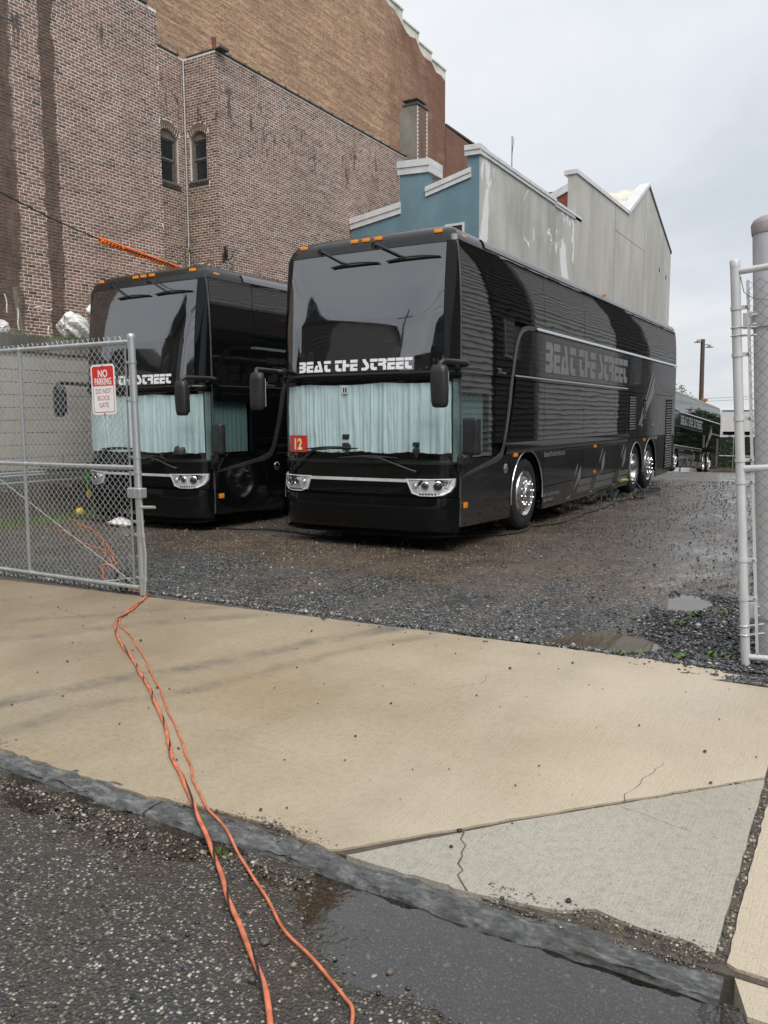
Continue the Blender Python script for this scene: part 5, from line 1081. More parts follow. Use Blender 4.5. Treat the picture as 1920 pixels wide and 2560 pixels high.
    def slash(u, w0, w1, k=1.0): # a pair of leaning blades
        h = w1-w0; lean = 1.05*h
        poly([(u, w0), (u+0.04, w0), (u+lean*0.92, w0+h*0.84), (u+lean, w1)], M_DECAL, 'slash_decal', 0.004, 0.0065)
        poly([(u+0.09, w0), (u+0.15, w0), (u+lean*0.80+0.26*k, w0+h*0.55), (u+lean*0.86+0.26*k, w0+h*0.90)], M_DECAL, 'slash_decal', 0.004, 0.0065)
    slash(4.32, 0.27, 0.84); slash(5.64, 0.28, 1.06); slash(7.18, 0.29, 1.10); slash(9.20, 1.45, 2.68, 1.3)
    for a, c in ((5.02, 5.75), (6.05, 7.25), (7.65, 8.42)):
        for w0, w1, sh in ((0.455, 0.55, 0.08), (0.335, 0.43, 0.0)): poly([(a+sh-0.12, w0), (c+sh-0.14, w0), (c+sh-0.06, w1), (a+sh-0.04, w1)], M_DECALD, 'stripe_decal', 0.004, 0.0062)
    poly([(10.45, 2.18), (BL-0.05, 2.18), (BL-0.05, 2.27), (10.5, 2.27)], M_DECALD, 'stripe_decal', 0.004, 0.0062)
    if sg > 0:
        mt = lambda u, w: Matrix.Translation((sg*1.2795, u, w)) @ Matrix(((0, 0, 1, 0), (1, 0, 0, 0), (0, 1, 0, 0), (0, 0, 0, 1)))
        font_text('lettering', 'beatthestreet.us', 0.125, M_DECAL, root, mt(3.18, 1.02), 0.001, 1.22); font_text('lettering', 'BEAT THE STREET USA INC', 0.062, M_DECAL, root, mt(3.18, 0.405), 0.001, 1.0); font_text('lettering', 'USDOT 3221078', 0.062, M_DECAL, root, mt(3.18, 0.325), 0.001, 1.0)
        font_text('lettering', 'TX', 0.10, M_DECAL, root, mt(1.32, 2.20), 0.001, 1.0); font_text('lettering', 'Astromega', 0.035, M_DECAL, root, mt(1.46, 2.205), 0.001, 1.0)
    for u, w, a, c in ((1.98, 1.10, 0.13, 0.05), (0.31, 0.55, 0.10, 0.07), (5.91, 1.10, 0.12, 0.05), (9.74, 1.12, 0.12, 0.05), (5.91, 0.64, 0.07, 0.05)): amber(root, (sg*1.287, u, w), (0.02, a, c))
    amber(root, (sg*1.19, 0.42, 3.78), (0.03, 0.12, 0.06)); amber(root, (sg*1.185, 6.65, 3.885), (0.05, 0.10, 0.04))
    fix_normals(MB().lathe([(0.0, sg*0.014), (0.045, sg*0.012), (0.062, sg*0.006), (0.066, 0.0)], (sg*1.279, 1.63, 0.93), 'x', 20).build('fuel_cap', M_CHROME, root, smooth=40))
    fix_normals(MB().lathe([(0.0, sg*0.014), (0.035, sg*0.012), (0.05, 0.0)], (sg*1.284, 12.04, 0.91), 'x', 16).build('filler_cap', M_CHROME, root, smooth=40))
def fix_out(o, sg):
    """make an open side panel face outward"""
    me = o.data; me.calc_loop_triangles() if False else None
    s = sum(p.normal.x*p.area for p in me.polygons)
    if s*sg < 0: me.flip_normals()
    return o
coach = make_coach('nearest black tour coach, in the middle, with a number 12 card in its windscreen')
coach2 = copy_tree(coach); coach2['label'] = 'black tour coach parked at left behind the closed gate leaf, beside the block wall'
coach3 = copy_tree(coach); coach3['label'] = 'small dark tour coach far off at right, past the rear of the nearest coach'
for c in (coach, coach2, coach3): c['group'] = 'black tour coaches parked in the lot'
coach2.location = (-4.02, 0.12, -0.06); coach2.rotation_euler = (0, 0, R(-1.2))
coach3.location = (-3.75, 30.0, -0.80); coach3.rotation_euler = (R(-4.0), 0, R(-2.5))
# things in the windscreens
def on_front(o, base=None): return o
def card():
    t = thing('number_card', 'red card with number 12 inside the nearest coach windscreen', 'sign', (0, 0, 0))
    f0, f1 = f_of_v(-1.10, 1.3), f_of_v(-0.76, 1.3); MB().patch(FP, f0, f1, 4, 1.19, 1.405, 3, -0.004, 0.002).build('card', M_RED, t)
    p = Vector(FP((f0+f1)/2, 1.225, -0.002)); a = Vector(FP(f1, 1.232, -0.002))-Vector(FP(f0, 1.225, -0.002)); a.normalize(); up = Vector((0, 0, 1)); n = a.cross(up)
    m = Matrix((a, up, n)).transposed().to_4x4(); m.translation = p
    font_text('numeral', '12', 0.20, M_CREAM, t, m, 0.0006, 0.9, 'CENTER', 0.007)
card()
def dash_cam(x, w, label, k=1.0):
    t = thing('dash_camera', label, 'camera', (0, 0, 0)); p = FP(f_of_v(x, w), w, -0.035)
    MB().rbox((p[0], p[1], w), (0.13*k, 0.05, 0.10*k), 0.02, 2).build('body', M_BLACK, t, smooth=50); MB().rbox((p[0], p[1]-0.005, w+0.12*k), (0.12*k, 0.04, 0.07*k), 0.014, 2).build('screen', M_BLACK, t, smooth=50)
    MB().tube([(p[0], p[1], w-0.1*k), (p[0], p[1]+0.01, w+0.1*k)], 0.018, 8).build('mount', M_BLACK, t, smooth=50)
dash_cam(-0.16, 1.27, 'black dashboard camera near the middle of the nearest coach windscreen'); dash_cam(0.83, 1.22, 'small black dashboard camera at the right of the nearest coach windscreen', 0.72)
def toll():
    t = thing('toll_tag', 'small white toll tag stuck high in the nearest coach lower windscreen', 'tag', (0, 0, 0)); f = f_of_v(-0.16, 2.0)
    MB().patch(FP, f-0.032, f+0.032, 2, 1.93, 2.03, 2, -0.004, 0.006).build('plate', M_WTRIM, t); MB().patch(FP, f-0.018, f-0.004, 1, 1.945, 2.005, 1, -0.0015, 0.001).patch(FP, f+0.006, f+0.020, 1, 1.945, 2.005, 1, -0.0015, 0.001).build('bars', M_GASK, t)
toll()
def cap2():
    t = thing('cap', 'black peaked cap lying on the left coach dashboard', 'cap', (-4.02, 0.12, -0.06)); t.rotation_euler = (0, 0, R(-1.2)); p = FP(f_of_v(0.86, 1.25), 1.22, -0.10)
    b = MB().lathe([(0.12, 0), (0.118, 0.05), (0.10, 0.10), (0.06, 0.125), (0, 0.13)], (p[0], p[1], 1.18), 'z', 18); b.add([(p[0]-0.13, p[1]-0.03, 1.19), (p[0]+0.10, p[1]-0.03, 1.19), (p[0]+0.06, p[1]-0.08, 1.17), (p[0]-0.15, p[1]-0.08, 1.16)], [(0, 1, 2, 3)]); b.build('crown', M_BLACK, t, smooth=50)
cap2()
# ------------------------------------------------------------------ chain-link gates
def tubes_np(P, r, n=4):
    """P (k, m, 3) polylines -> verts, quads"""
    P = np.asarray(P, float); k, m, _ = P.shape; T = np.gradient(P, axis=1); T /= np.linalg.norm(T, axis=2, keepdims=True)+1e-9
    up = np.zeros_like(T); up[..., 1] = 1.0; S = np.cross(T, up); S /= np.linalg.norm(S, axis=2, keepdims=True)+1e-9; U = np.cross(S, T)
    a = 2*np.pi*(np.arange(n)+0.5)/n; V = P[:, :, None, :]+r*(S[:, :, None, :]*np.cos(a)[None, None, :, None]+U[:, :, None, :]*np.sin(a)[None, None, :, None])
    idx = np.arange(k*m*n).reshape(k, m, n); A = idx[:, :-1, :]; B = idx[:, 1:, :]; F = np.stack([A, np.roll(A, -1, 2), np.roll(B, -1, 2), B], -1).reshape(-1, 4)
    return V.reshape(-1, 3), F
def chain_link(name, x0, x1, z0, z1, y, mat, parent, p=0.0718, r=0.0026, barbs=True, seed=1):
    rr = np.random.default_rng(seed); nw = int((x1-x0)/(p/2)); m = int((z1-z0)/(p/2))+1; k = np.arange(nw)[:, None]; j = np.arange(m)[None, :]
    X = x0+(k+(j+k) % 2)*p/2; Z = z0+j*p/2+0*k; Y = y+np.where((j % 2) == 0, 0.0028, -0.0028)
    X = X+0.006*np.sin(Z*2.1+1)*np.sin(k*0.06)+rr.normal(0, 0.0011, X.shape); Z = Z+0.008*np.sin(k*0.055+0.7)+rr.normal(0, 0.0011, X.shape); Y = Y+0.012*np.sin(X*1.9)*np.sin(Z*2.3)
    V, F = tubes_np(np.stack([X, Y+0*X, Z], -1), r)
    if barbs:
        kk = np.arange(0, nw, 1); top = np.stack([X[kk, -1], (Y+0*X)[kk, -1], Z[kk, -1]], -1); e = np.where(kk % 2 == 0, 1, -1)[:, None]*np.array([0.012, 0, 0.0]); jit = rr.normal(0, 0.004, (len(kk), 3))
        mid = top+np.array([0, 0, 0.020])+e*0.2; tip = top+np.array([0, 0, 0.042])+e*1.3+jit
        V2, F2 = tubes_np(np.stack([top, mid, tip], 1), r*0.95); F = np.concatenate([F, F2+len(V)]); V = np.concatenate([V, V2])
        bot = np.stack([X[kk, 0], (Y+0*X)[kk, 0], Z[kk, 0]], -1); mid = bot-np.array([0, 0, 0.018])+e*0.2; tip = bot-np.array([0, 0, 0.034])+e*1.2+jit
        V2, F2 = tubes_np(np.stack([bot, mid, tip], 1), r*0.95); F = np.concatenate([F, F2+len(V)]); V = np.concatenate([V, V2])
    return tag(numpy_mesh(name, V, F, mat, parent), kind='stuff')
def pipe(name, a, b, r, mat, parent, n=14): return MB().tube([a, b], r, n).build(name, mat, parent, smooth=50)
def band(parent, x, z, r, mat, y=0.0, side=-1, w=0.024):
    b = MB().lathe([(r+0.001, -w/2), (r+0.005, -w/2), (r+0.005, w/2), (r+0.001, w/2)], (x, y, z), 'z', 16); b.cbox((x+side*(r+0.028), y, z), (0.05, 0.014, w)); b.lathe([(0.0, 0.012), (0.008, 0.012), (0.008, 0)], (x+side*(r+0.036), y-0.018, z), 'y', 6)
    return b.build('band', mat, parent, smooth=40)
GY = -3.58
gl = thing('chain_link_gate', 'bright galvanised chain link gate leaf at left, closed, carrying the red sign', 'gate', (-0.205, GY, 0))
def gate_left():
    px = 0.0; W = 5.2
    MB().tube([(0.03, 0, 0.012), (px, 0, 2.36)], 0.033, 18).lathe([(0.034, -0.03), (0.036, 0.0), (0.030, 0.016), (0.012, 0.024), (0, 0.025)], (px, 0, 2.36), 'z', 18).build('end_post', M_GALV, gl, smooth=50)
    for z, nm in ((2.31, 'top_rail'), (1.185, 'middle_rail'), (0.075, 'bottom_rail')): pipe(nm, (-W, 0, z+0.004), (-0.01, 0, z), 0.0215, M_GALV, gl)
    pipe('upright', (-1.585, 0.003, 0.08), (-1.565, 0.003, 2.31), 0.019, M_GALV, gl); pipe('upright', (-3.4, 0.003, 0.08), (-3.4, 0.003, 2.31), 0.019, M_GALV, gl); pipe('hinge_stile', (-W, 0, 0.05), (-W, 0, 2.36), 0.03, M_GALV, gl)
    pipe('truss_rod', (-W+3.05, 0.02, 1.08), (-0.05, 0.02, 0.07), 0.0055, M_GALV, gl, 8)
    MB().box((-0.088, -0.006, 0.03), (-0.070, 0.0, 2.30)).build('tension_bar', M_GALV, gl)
    for z in (2.13, 1.79, 1.28, 1.14, 0.69, 0.57, 0.17): band(gl, 0.03*(1-z/2.36), z, 0.033, M_GALV)
    MB().rbox((-0.005, 0, 0.955), (0.17, 0.085, 0.09), 0.006, 1).cbox((0.0, -0.046, 0.955), (0.03, 0.006, 0.088)).build('latch', M_GALV, gl, smooth=30)
    dr = bpy.data.objects.new('drop_rod', None); COL.objects.link(dr); dr.parent = gl
    MB().tube([(0.072, -0.03, 0.875), (0.085, -0.03, 0.6), (0.108, -0.03, 0.4), (0.098, -0.03, 0.2), (0.078, -0.03, 0.005)], 0.0135, 10).build('rod', M_GALV, dr, smooth=50); MB().tube([(0.075, -0.03, 0.83), (0.275, -0.06, 0.842)], 0.014, 10).build('handle', M_GALV, dr, smooth=50)
    for z, x in ((0.57, 0.088), (0.17, 0.092)): MB().lathe([(0.015, -0.02), (0.021, -0.02), (0.021, 0.02), (0.015, 0.02)], (x, -0.03, z), 'z', 12).cbox((x-0.045, -0.015, z), (0.07, 0.012, 0.04)).build('guide', M_GALV, dr, smooth=40)
    chain_link('mesh_fabric', -W+0.02, -0.075, 0.055, 2.335, -0.012, M_WIRE, gl, seed=4)
    wh = bpy.data.objects.new('caster', None); COL.objects.link(wh); wh.parent = gl; wh.location = (-0.36, 0.12, 0.098)
    fix_normals(MB().lathe([(0.055, -0.03), (0.092, -0.03), (0.098, -0.02), (0.098, 0.02), (0.092, 0.03), (0.055, 0.03), (0.055, -0.03)], (0,0,0), 'y', 24).build('tyre', M_RUB, wh, smooth=40)); fix_normals(MB().lathe([(0.0, -0.028), (0.056, -0.022), (0.056, 0.022), (0, 0.028)], (0,0,0), 'y', 20).build('hub', M_GALV, wh, smooth=40))
    MB().tube([(-0.19, -0.10, -0.02), (-0.05, -0.045, -0.005), (0.0, -0.04, 0.0), (0.05, -0.045, 0.02), (0.22, -0.1, 0.05)], 0.012, 8).build('fork', M_GALV, wh, smooth=50)
    b = MB()
    for z in (0.3, 0.5, 0.75, 0.95, 1.45, 1.7, 1.95): b.lathe([(0.021, -0.002), (0.024, 0.0), (0.021, 0.002)], (-1.58, 0.0, z), 'z', 10)
    for x in np.arange(-W+0.3, -0.2, 0.42):
        for z in (2.31, 1.185, 0.075): b.lathe([(0.0225, -0.002), (0.026, 0.0), (0.0225, 0.002)], (x, 0.0, z+0.003), 'x', 10)
    o = b.build('wire_ties', M_WIRE, gl, smooth=60); o['kind'] = 'stuff'
gate_left()
def sign():
    w, h, r = 0.305, 0.455, 0.035; t = thing('no_parking_sign', 'red and white sign reading NO PARKING DO NOT BLOCK GATE on the gate', 'sign', (-0.555, GY-0.030, 1.895)); t.rotation_euler = (0, R(-1.0), R(1.5))
    def rr(w, h, r, n=6):
        q = []
        for cx, cz, a0 in ((w/2-r, h/2-r, 0), (-w/2+r, h/2-r, 90), (-w/2+r, -h/2+r, 180), (w/2-r, -h/2+r, 270)):
            q += [(cx+r*math.cos(R(a0+90*k/n)), cz+r*math.sin(R(a0+90*k/n))) for k in range(n+1)]
        return q
    mw = simple('sign_white', (0.83, 0.84, 0.85), 0.35, var=0.03); mr = simple('sign_red', (0.66, 0.045, 0.04), 0.35, var=0.08, vscale=30); mr2 = simple('sign_red_print', (0.50, 0.06, 0.08), 0.4, var=0.05)
    fn = lambda a, c, d: (a, -d, c)
    fix_normals(MB().prism(rr(w, h, r), fn, -0.001, 0.001).build('plate', mw, t))
    top = [p for p in rr(w-0.034, h-0.034, r-0.014) if p[1] > 0.03]; fix_normals(MB().prism([(w/2-0.017, 0.032)]+top+[(-w/2+0.017, 0.032)], fn, 0.001, 0.0016).build('red_panel', mr, t))
    o = [p for p in rr(w-0.034, h-0.034, r-0.014) if p[1] < 0.03]; i = [p for p in rr(w-0.048, h-0.048, r-0.02) if p[1] < 0.03]
    o = [(-w/2+0.017, 0.03)]+o+[(w/2-0.017, 0.03)]; i = [(-w/2+0.024, 0.03)]+i+[(w/2-0.024, 0.03)]
    b = MB(); n = len(o); b.v = [fn(a, c, 0.0014) for a, c in o]+[fn(a, c, 0.0014) for a, c in i]; b.f = [(k, k+1, n+k+1, n+k) for k in range(n-1)]; fix_normals(b.build('border_line', mr2, t))
    def tx(body, z, size, width, mat, bold=0.0):
        m = Matrix.Translation((0, -0.0018, z)) @ Matrix.Rotation(R(90), 4, 'X'); font_text('lettering', body, size, mat, t, m, 0.0003, width, 'CENTER', bold)
    tx('NO', 0.113, 0.092, 0.86, mw, 0.0022); tx('PARKING', 0.044, 0.086, 0.60, mw, 0.0022); tx('DO NOT', -0.036, 0.062, 0.80, mr2); tx('BLOCK', -0.098, 0.062, 0.80, mr2); tx('GATE', -0.163, 0.062, 0.80, mr2)
    # heavier strokes on the white line of text
    for z0, z1 in ((0.195, 0.235), (-0.215, -0.24)): MB().tube([(0, -0.003, z0), (0.002, -0.004, (z0+z1)/2), (0, 0.01, z1)], 0.004, 6).build('cable_tie', M_BLACK, t)
sign()
gr = thing('chain_link_gate', 'weathered leaning chain link gate at the right edge of the picture', 'gate', (4.905, -3.23, -0.02)); gr.rotation_euler = (0, R(-3.7), R(-3))
def gate_right():
    MB().tube([(0, 0, 0.0), (0, 0, 2.60)], 0.029, 18).lathe([(0.030, -0.04), (0.032, 0.0), (0.024, 0.010), (0, 0.014)], (0, 0, 2.60), 'z', 18).build('end_post', M_POST, gr, smooth=50)
    for z, nm in ((2.535, 'top_rail'), (1.305, 'middle_rail'), (0.085, 'bottom_rail')): pipe(nm, (0.02, 0, z), (3.3, 0, z), 0.021, M_POST, gr)
    MB().box((0.062, -0.004, 0.12), (0.080, 0.004, 2.47)).build('tension_bar', M_POST, gr)
    for z in (2.31, 2.02, 1.62, 1.36, 1.22, 0.72, 0.47): band(gr, 0, z, 0.029, M_POST, side=1)
    for z in (2.19, 2.14, 0.29, 0.23): MB().lathe([(0.029, -0.007), (0.037, 0), (0.029, 0.007)], (0, 0, z), 'z', 18).tube([(0.03, 0.01, z), (0.1, 0.08, z)], 0.008, 6).build('hinge_bolt', M_GALV, gr, smooth=50)
    chain_link('mesh_fabric', 0.07, 3.3, 0.10, 2.50, -0.004, M_WIRED, gr, r=0.0021, barbs=False, seed=9)
    MB().tube([(0.03, 0.0, 2.50), (0.05, -0.01, 2.40), (0.10, -0.01, 2.36), (0.3, 0.0, 2.30)], 0.003, 5).build('loose_wire', M_WIRED, gr)
gate_right()
bp_ = thing('gate_post', 'thick galvanised hinge post with band clamps behind the right gate', 'post', (5.045, -2.93, -0.03)); bp_.rotation_euler = (0, R(-2.9), 0)
MB().tube([(0, 0, -0.3), (0, 0, 2.88)], 0.105, 32).build('shaft', M_POST, bp_, smooth=50)
fix_normals(MB().lathe([(0.11, -0.06), (0.115, 0.0), (0.10, 0.03), (0.06, 0.05), (0.0, 0.055)], (0, 0, 2.87), 'z', 28).build('cap', metal_mat('rusty_cap', (0.40, 0.36, 0.36), 0.6, 0.3), bp_, smooth=50))
for z in (2.27, 0.36): fix_normals(MB().lathe([(0.106, -0.05), (0.116, -0.05), (0.118, 0.0), (0.116, 0.05), (0.106, 0.05)], (0, 0, z), 'z', 28).tube([(-0.10, -0.08, z+0.03), (0.10, -0.105, z+0.03)], 0.01, 6).tube([(-0.10, -0.08, z-0.03), (0.10, -0.105, z-0.03)], 0.01, 6).cbox((-0.13, -0.05, z), (0.06, 0.03, 0.10)).build('band_clamp', M_POST, bp_, smooth=40))
MB().lathe([(0.105, 0.02), (0.17, 0.03), (0.19, 0.0), (0.19, -0.2)], (0, 0, 0.04), 'z', 20).build('footing', M_CAP, bp_, smooth=30)

# ------------------------------------------------------------------ cords and cables
def spline(pts, n=10):
    P = [Vector(p) for p in pts]; P = [2*P[0]-P[1]]+P+[2*P[-1]-P[-2]]; out = []
    for i in range(1, len(P)-2):
        for k in range(n):
            t = k/n; a, b, c, d = P[i-1:i+3]; out.append(0.5*((2*b)+(c-a)*t+(2*a-5*b+4*c-d)*t*t+(3*b-a-3*c+d)*t**3))
    return out+[P[-2]]
def drop(pts, r):
    out = []
    for x, y in pts:
        if y < -6.60: x, y = CAM[0]+(x-CAM[0])*1.015, CAM[1]+(y-CAM[1])*1.015
        z = 0.002 if y > -6.57 else (-0.006 if y > -6.585 else float(street_h(x, y))+0.006); out.append((x, y, z+r))
    return out
def wig(P, amp, seed):
    rr = random.Random(seed); ph = [rr.uniform(0, 6.28) for _ in range(4)]; out = []; s = 0
    for i, p in enumerate(P):
        if i: s += (P[i]-P[i-1]).length
        t = (P[min(i+1, len(P)-1)]-P[max(i-1, 0)]).normalized(); n = Vector((-t.y, t.x, 0)); out.append(p+n*amp*(math.sin(s*9+ph[0])+0.6*math.sin(s*21+ph[1])))
    return out
tk = [(-0.14,-3.56),(0.12,-3.95),(0.34,-4.34),(0.60,-4.60),(0.90,-4.82),(1.52,-5.23),(2.23,-5.74),(2.72,-6.14),(3.06,-6.39),(3.24,-6.52),(3.51,-6.73),(3.71,-6.89),(3.91,-7.04),(4.05,-7.15),(4.20,-7.28),(4.6,-7.7),(5.4,-8.0)]
tn = [(-0.11,-3.60),(0.20,-4.14),(0.47,-4.44),(0.94,-4.73),(1.76,-5.32),(2.48,-5.87),(2.83,-6.14),(2.98,-6.28),(3.18,-6.42),(3.42,-6.55),(3.60,-6.69),(3.80,-6.81),(4.01,-6.95),(4.21,-7.05),(4.32,-7.11),(4.39,-7.17),(4.5,-7.4),(4.7,-7.8)]
def cords():
    P = spline(drop(tk, 0.0085), 12); P = wig(P, 0.003, 3); t = thing('extension_cord', 'thick orange cord wound with dark tape running from the gate across apron and kerb', 'cord', tuple(P[0]))
    loc = Vector(P[0]); MB().tube([p-loc for p in P], 0.0092, 8).build('jacket', M_ORANGE, t, smooth=60)
    Q = []; s = 0
    for i, p in enumerate(P):
        if i: s += (P[i]-P[i-1]).length
        tt = (P[min(i+1, len(P)-1)]-P[max(i-1, 0)]).normalized(); n = Vector((-tt.y, tt.x, 0)); a = s*15+1.6*math.sin(s*2.3)+math.sin(s*5.1); Q.append(p+n*0.0066*math.cos(a)+Vector((0, 0, 0.0066*math.sin(a))))
    Q2 = []
    for a, b in zip(Q[:-1], Q[1:]): Q2 += [a, (a+b)/2]
    MB().tube([p-loc for p in Q2], 0.0052, 6).build('tape', M_BLKCORD, t, smooth=60)
    P = wig(spline(drop(tn, 0.005), 12), 0.004, 8); loc = Vector(P[0]); o = MB().tube([p-loc for p in P], 0.0056, 8).build('extension_cord', M_ORANGE, smooth=60, loc=loc); tag(o, 'thin plain orange cord running from the gate across apron and kerb', 'cord')
    def ground_cord(pts, r, mat, label, amp=0.02, seed=1, z=None):
        P = wig(spline([(x, y, float(lot_h(x, y))+r+0.004) for x, y in pts], 10), amp, seed); loc = Vector(P[0]); o = MB().tube([p-loc for p in P], r, 7).build('power_cable' if mat is M_BLKCORD else 'extension_cord', mat, smooth=60, loc=loc); tag(o, label, 'cable' if mat is M_BLKCORD else 'cord')
    ground_cord([(-5.9,0.15),(-5.56,0.03),(-4.9,-0.35),(-4.26,-0.67),(-2.92,-1.61),(-2.28,-2.08),(-1.76,-2.52),(-1.83,-2.63),(-1.14,-3.19),(-0.9,-3.3),(-0.15,-3.56)], 0.009, M_ORANGE, 'orange cord crossing the gravel behind the left gate toward the block wall', 0.010, 4)
    ground_cord([(-4.9,-0.75),(-3.63,-1.48),(-3.07,-1.74),(-2.69,-1.87),(-2.3,-2.15),(-1.6,-2.65),(-1.04,-3.07),(-0.62,-3.31),(-0.16,-3.53)], 0.008, M_ORANGE, 'second orange cord kinked on the gravel behind the left gate', 0.010, 5)
    ground_cord([(-6.6,0.2),(-5.6,0.24),(-4.6,0.1),(-3.87,0.21),(-2.6,0.45),(-1.89,0.62),(-1.2,0.45),(-0.58,0.38),(0.3,0.8),(0.81,1.27),(1.31,1.95),(1.27,2.77),(1.50,3.4),(1.45,4.70),(1.52,5.6),(1.44,7.17),(1.6,7.7)], 0.014, M_BLKCORD, 'black power cable snaking past both coach fronts and along the nearest coach', 0.015, 6)
    P = spline([(1.30, 8.25, 0.33), (1.42, 8.4, 0.28), (1.58, 8.35, 0.12), (1.72, 8.0, 0.03), (1.70, 7.8, 0.02), (1.57, 7.85, 0.02), (1.3, 9.0, 0.02), (1.38, 10.2, 0.02), (1.6, 10.0, 0.02), (1.45, 9.1, 0.02)], 10)
    t = thing('power_cable', 'thick black cable plugged into the nearest coach by its rear wheels', 'cable', (1.3, 8.0, 0.33)); lo = Vector((1.3, 8.0, 0.33))
    MB().tube([p-lo for p in P], 0.018, 8).build('lead', M_BLKCORD, t, smooth=60); MB().tube([Vector((1.30, 7.75, 0.35))-lo, Vector((1.31, 8.0, 0.345))-lo, Vector((1.31, 8.22, 0.33))-lo], [0.03, 0.04, 0.028], 10).build('plug', simple('yellow_plug', (0.45, 0.34, 0.10), 0.5), t, smooth=50)
    MB().tube([Vector((1.29, 7.55, 0.36))-lo, Vector((1.30, 7.3, 0.30))-lo, Vector((1.25, 7.1, 0.22))-lo], 0.014, 7).build('tail', M_BLKCORD, t, smooth=60)
cords()
def service_cable():
    a, b, c = Vector((-8.4, -1.5, 6.05)), Vector((-8.42, 3.29, 5.355)), Vector((-9.3, 6.56, 5.33))
    t = thing('overhead_cable', 'black overhead cable with orange line guard crossing the brick wall', 'cable', tuple(b))
    MB().tube([p-b for p in spline([Vector((-7.6, -5.0, 6.9)), Vector((-8.0, 0.75, 5.66)), b, c, Vector((-10.6, 8.2, 5.5))], 12)], 0.014, 6).build('cable', M_BLKCORD, t, smooth=60)
    n = 34; d = (c+(c-b)*0.25-b)/n; og = simple('orange_guard', (0.92, 0.20, 0.03), 0.45, var=0.06); g = MB(); dn = d.normalized()
    g.tube([Vector((0, 0, 0.02)), d*n+Vector((0, 0, 0.02))], 0.036, 8)
    for k in range(n): p = d*(k+0.5); g.tube([p-dn*0.03+Vector((0, 0, -0.03)), p+dn*(0.045 if k % 6 == 0 else 0.022)+Vector((0, 0, -0.03))], 0.045 if k % 6 else 0.055, 6)
    g.build('line_guard', og, t, smooth=40)
service_cable()

# ------------------------------------------------------------------ pipes, debris on and by the retaining wall
def pipes():
    t = thing('pipe_rack', 'galvanised pipes stacked on brackets against the block wall', 'pipes', (RX+0.15, -0.2, 0))
    for k, (z, x) in enumerate(((0.80, 0.10), (0.745, 0.14), (0.69, 0.10), (0.635, 0.15), (0.58, 0.10))): MB().tube([(x, -2.4-0.1*k, z+0.01), (x, 0.9+0.07*k, z-0.02*(k == 0))], 0.021, 8).build('pipe', M_GALV, t, smooth=50)
    for y in (-0.65, 0.55): MB().box((0.0, y-0.02, 0.5), (0.03, y+0.02, 1.05)).box((0.03, y-0.02, 0.52), (0.2, y+0.02, 0.55)).build('bracket', M_GALV, t)
    MB().box((0.03, 0.1, 0.86), (0.22, 1.2, 0.90)).build('flat_bar', M_BLACK, t)
    tag(MB().rbox((RX+0.30, 0.72, 0.72), (0.05, 0.07, 0.26), 0.015, 2).tube([(RX+0.30, 0.72, 0.6), (RX+0.31, 0.73, 0.45)], 0.015, 6).build('strap_end', simple('green_strap', (0.05, 0.36, 0.05), 0.5)), 'bright green strap end hanging from the stacked pipes', 'strap')
    tag(MB().rbox((RX+0.32, 0.74, 0.36), (0.03, 0.08, 0.12), 0.01, 2).build('yellow_tag', simple('yellow_plastic', (0.62, 0.40, 0.04), 0.5)), 'small amber tag hanging below the green strap', 'tag')
pipes()
def crumple(name, loc, s, mat, label, cat, seed, sub=4, k=0.45):
    bm = bmesh.new(); bmesh.ops.create_icosphere(bm, subdivisions=sub, radius=1)
    for v in bm.verts:
        p = v.co.copy(); f = 1+k*float(fbm(p.x*1.6+seed*3.1, p.y*1.6+p.z*1.9, 4))+0.25*abs(float(vnoise(p.x*4.2+seed, p.z*4.2+p.y*2)))
        v.co = Vector((p.x*s[0]*f, p.y*s[1]*f, max(p.z*f, -0.72)*s[2]))
    me = bpy.data.meshes.new(name); bm.to_mesh(me); bm.free(); me.materials.append(mat); return tag(link(name, me, None, loc), label, cat)
crumple('plastic_bag', (-6.72, 1.18, 3.24), (0.2, 0.30, 0.26), M_BAG, 'big crumpled white plastic bag on the block wall beside the left coach', 'bag', 2)
crumple('plastic_bag', (-6.75, 1.62, 3.60), (0.08, 0.14, 0.10), M_BAG, 'white plastic scrap snagged above the big bag', 'bag', 5, 3)
crumple('plastic_bag', (-6.70, -0.27, 3.12), (0.08, 0.12, 0.12), M_BAG, 'white plastic bag on the block wall by the wooden stake', 'bag', 7, 3)
crumple('plastic_bag', (-4.46, 0.02, 0.03), (0.20, 0.16, 0.07), M_BAG, 'dirty white plastic bag lying on gravel before the left coach', 'bag', 9, 3)
crumple('plastic_wrapper', (-6.05, 0.55, 0.07), (0.06, 0.07, 0.06), simple('yellow_wrapper', (0.75, 0.50, 0.05), 0.5), 'yellow wrapper in the grass at the foot of the block wall', 'wrapper', 11, 3)
st = thing('wooden_stake', 'weathered leaning wooden stake with foot board on the block wall', 'stake', (-6.7, 0.06, 2.98))
MB().rbox((0, -0.02, 0.40), (0.04, 0.075, 0.84), 0.006, 1, Matrix.Rotation(R(6), 3, 'X')).build('stake', M_WOOD, st); MB().rbox((0.03, -0.14, 0.08), (0.035, 0.36, 0.14), 0.006, 1).build('board', M_WOOD, st)
tag(MB().rbox((-6.8, 1.62, 3.42), (0.05, 0.10, 0.9), 0.006, 1).build('wooden_stake', M_WOOD), 'short wooden post half hidden behind the left coach corner', 'stake')
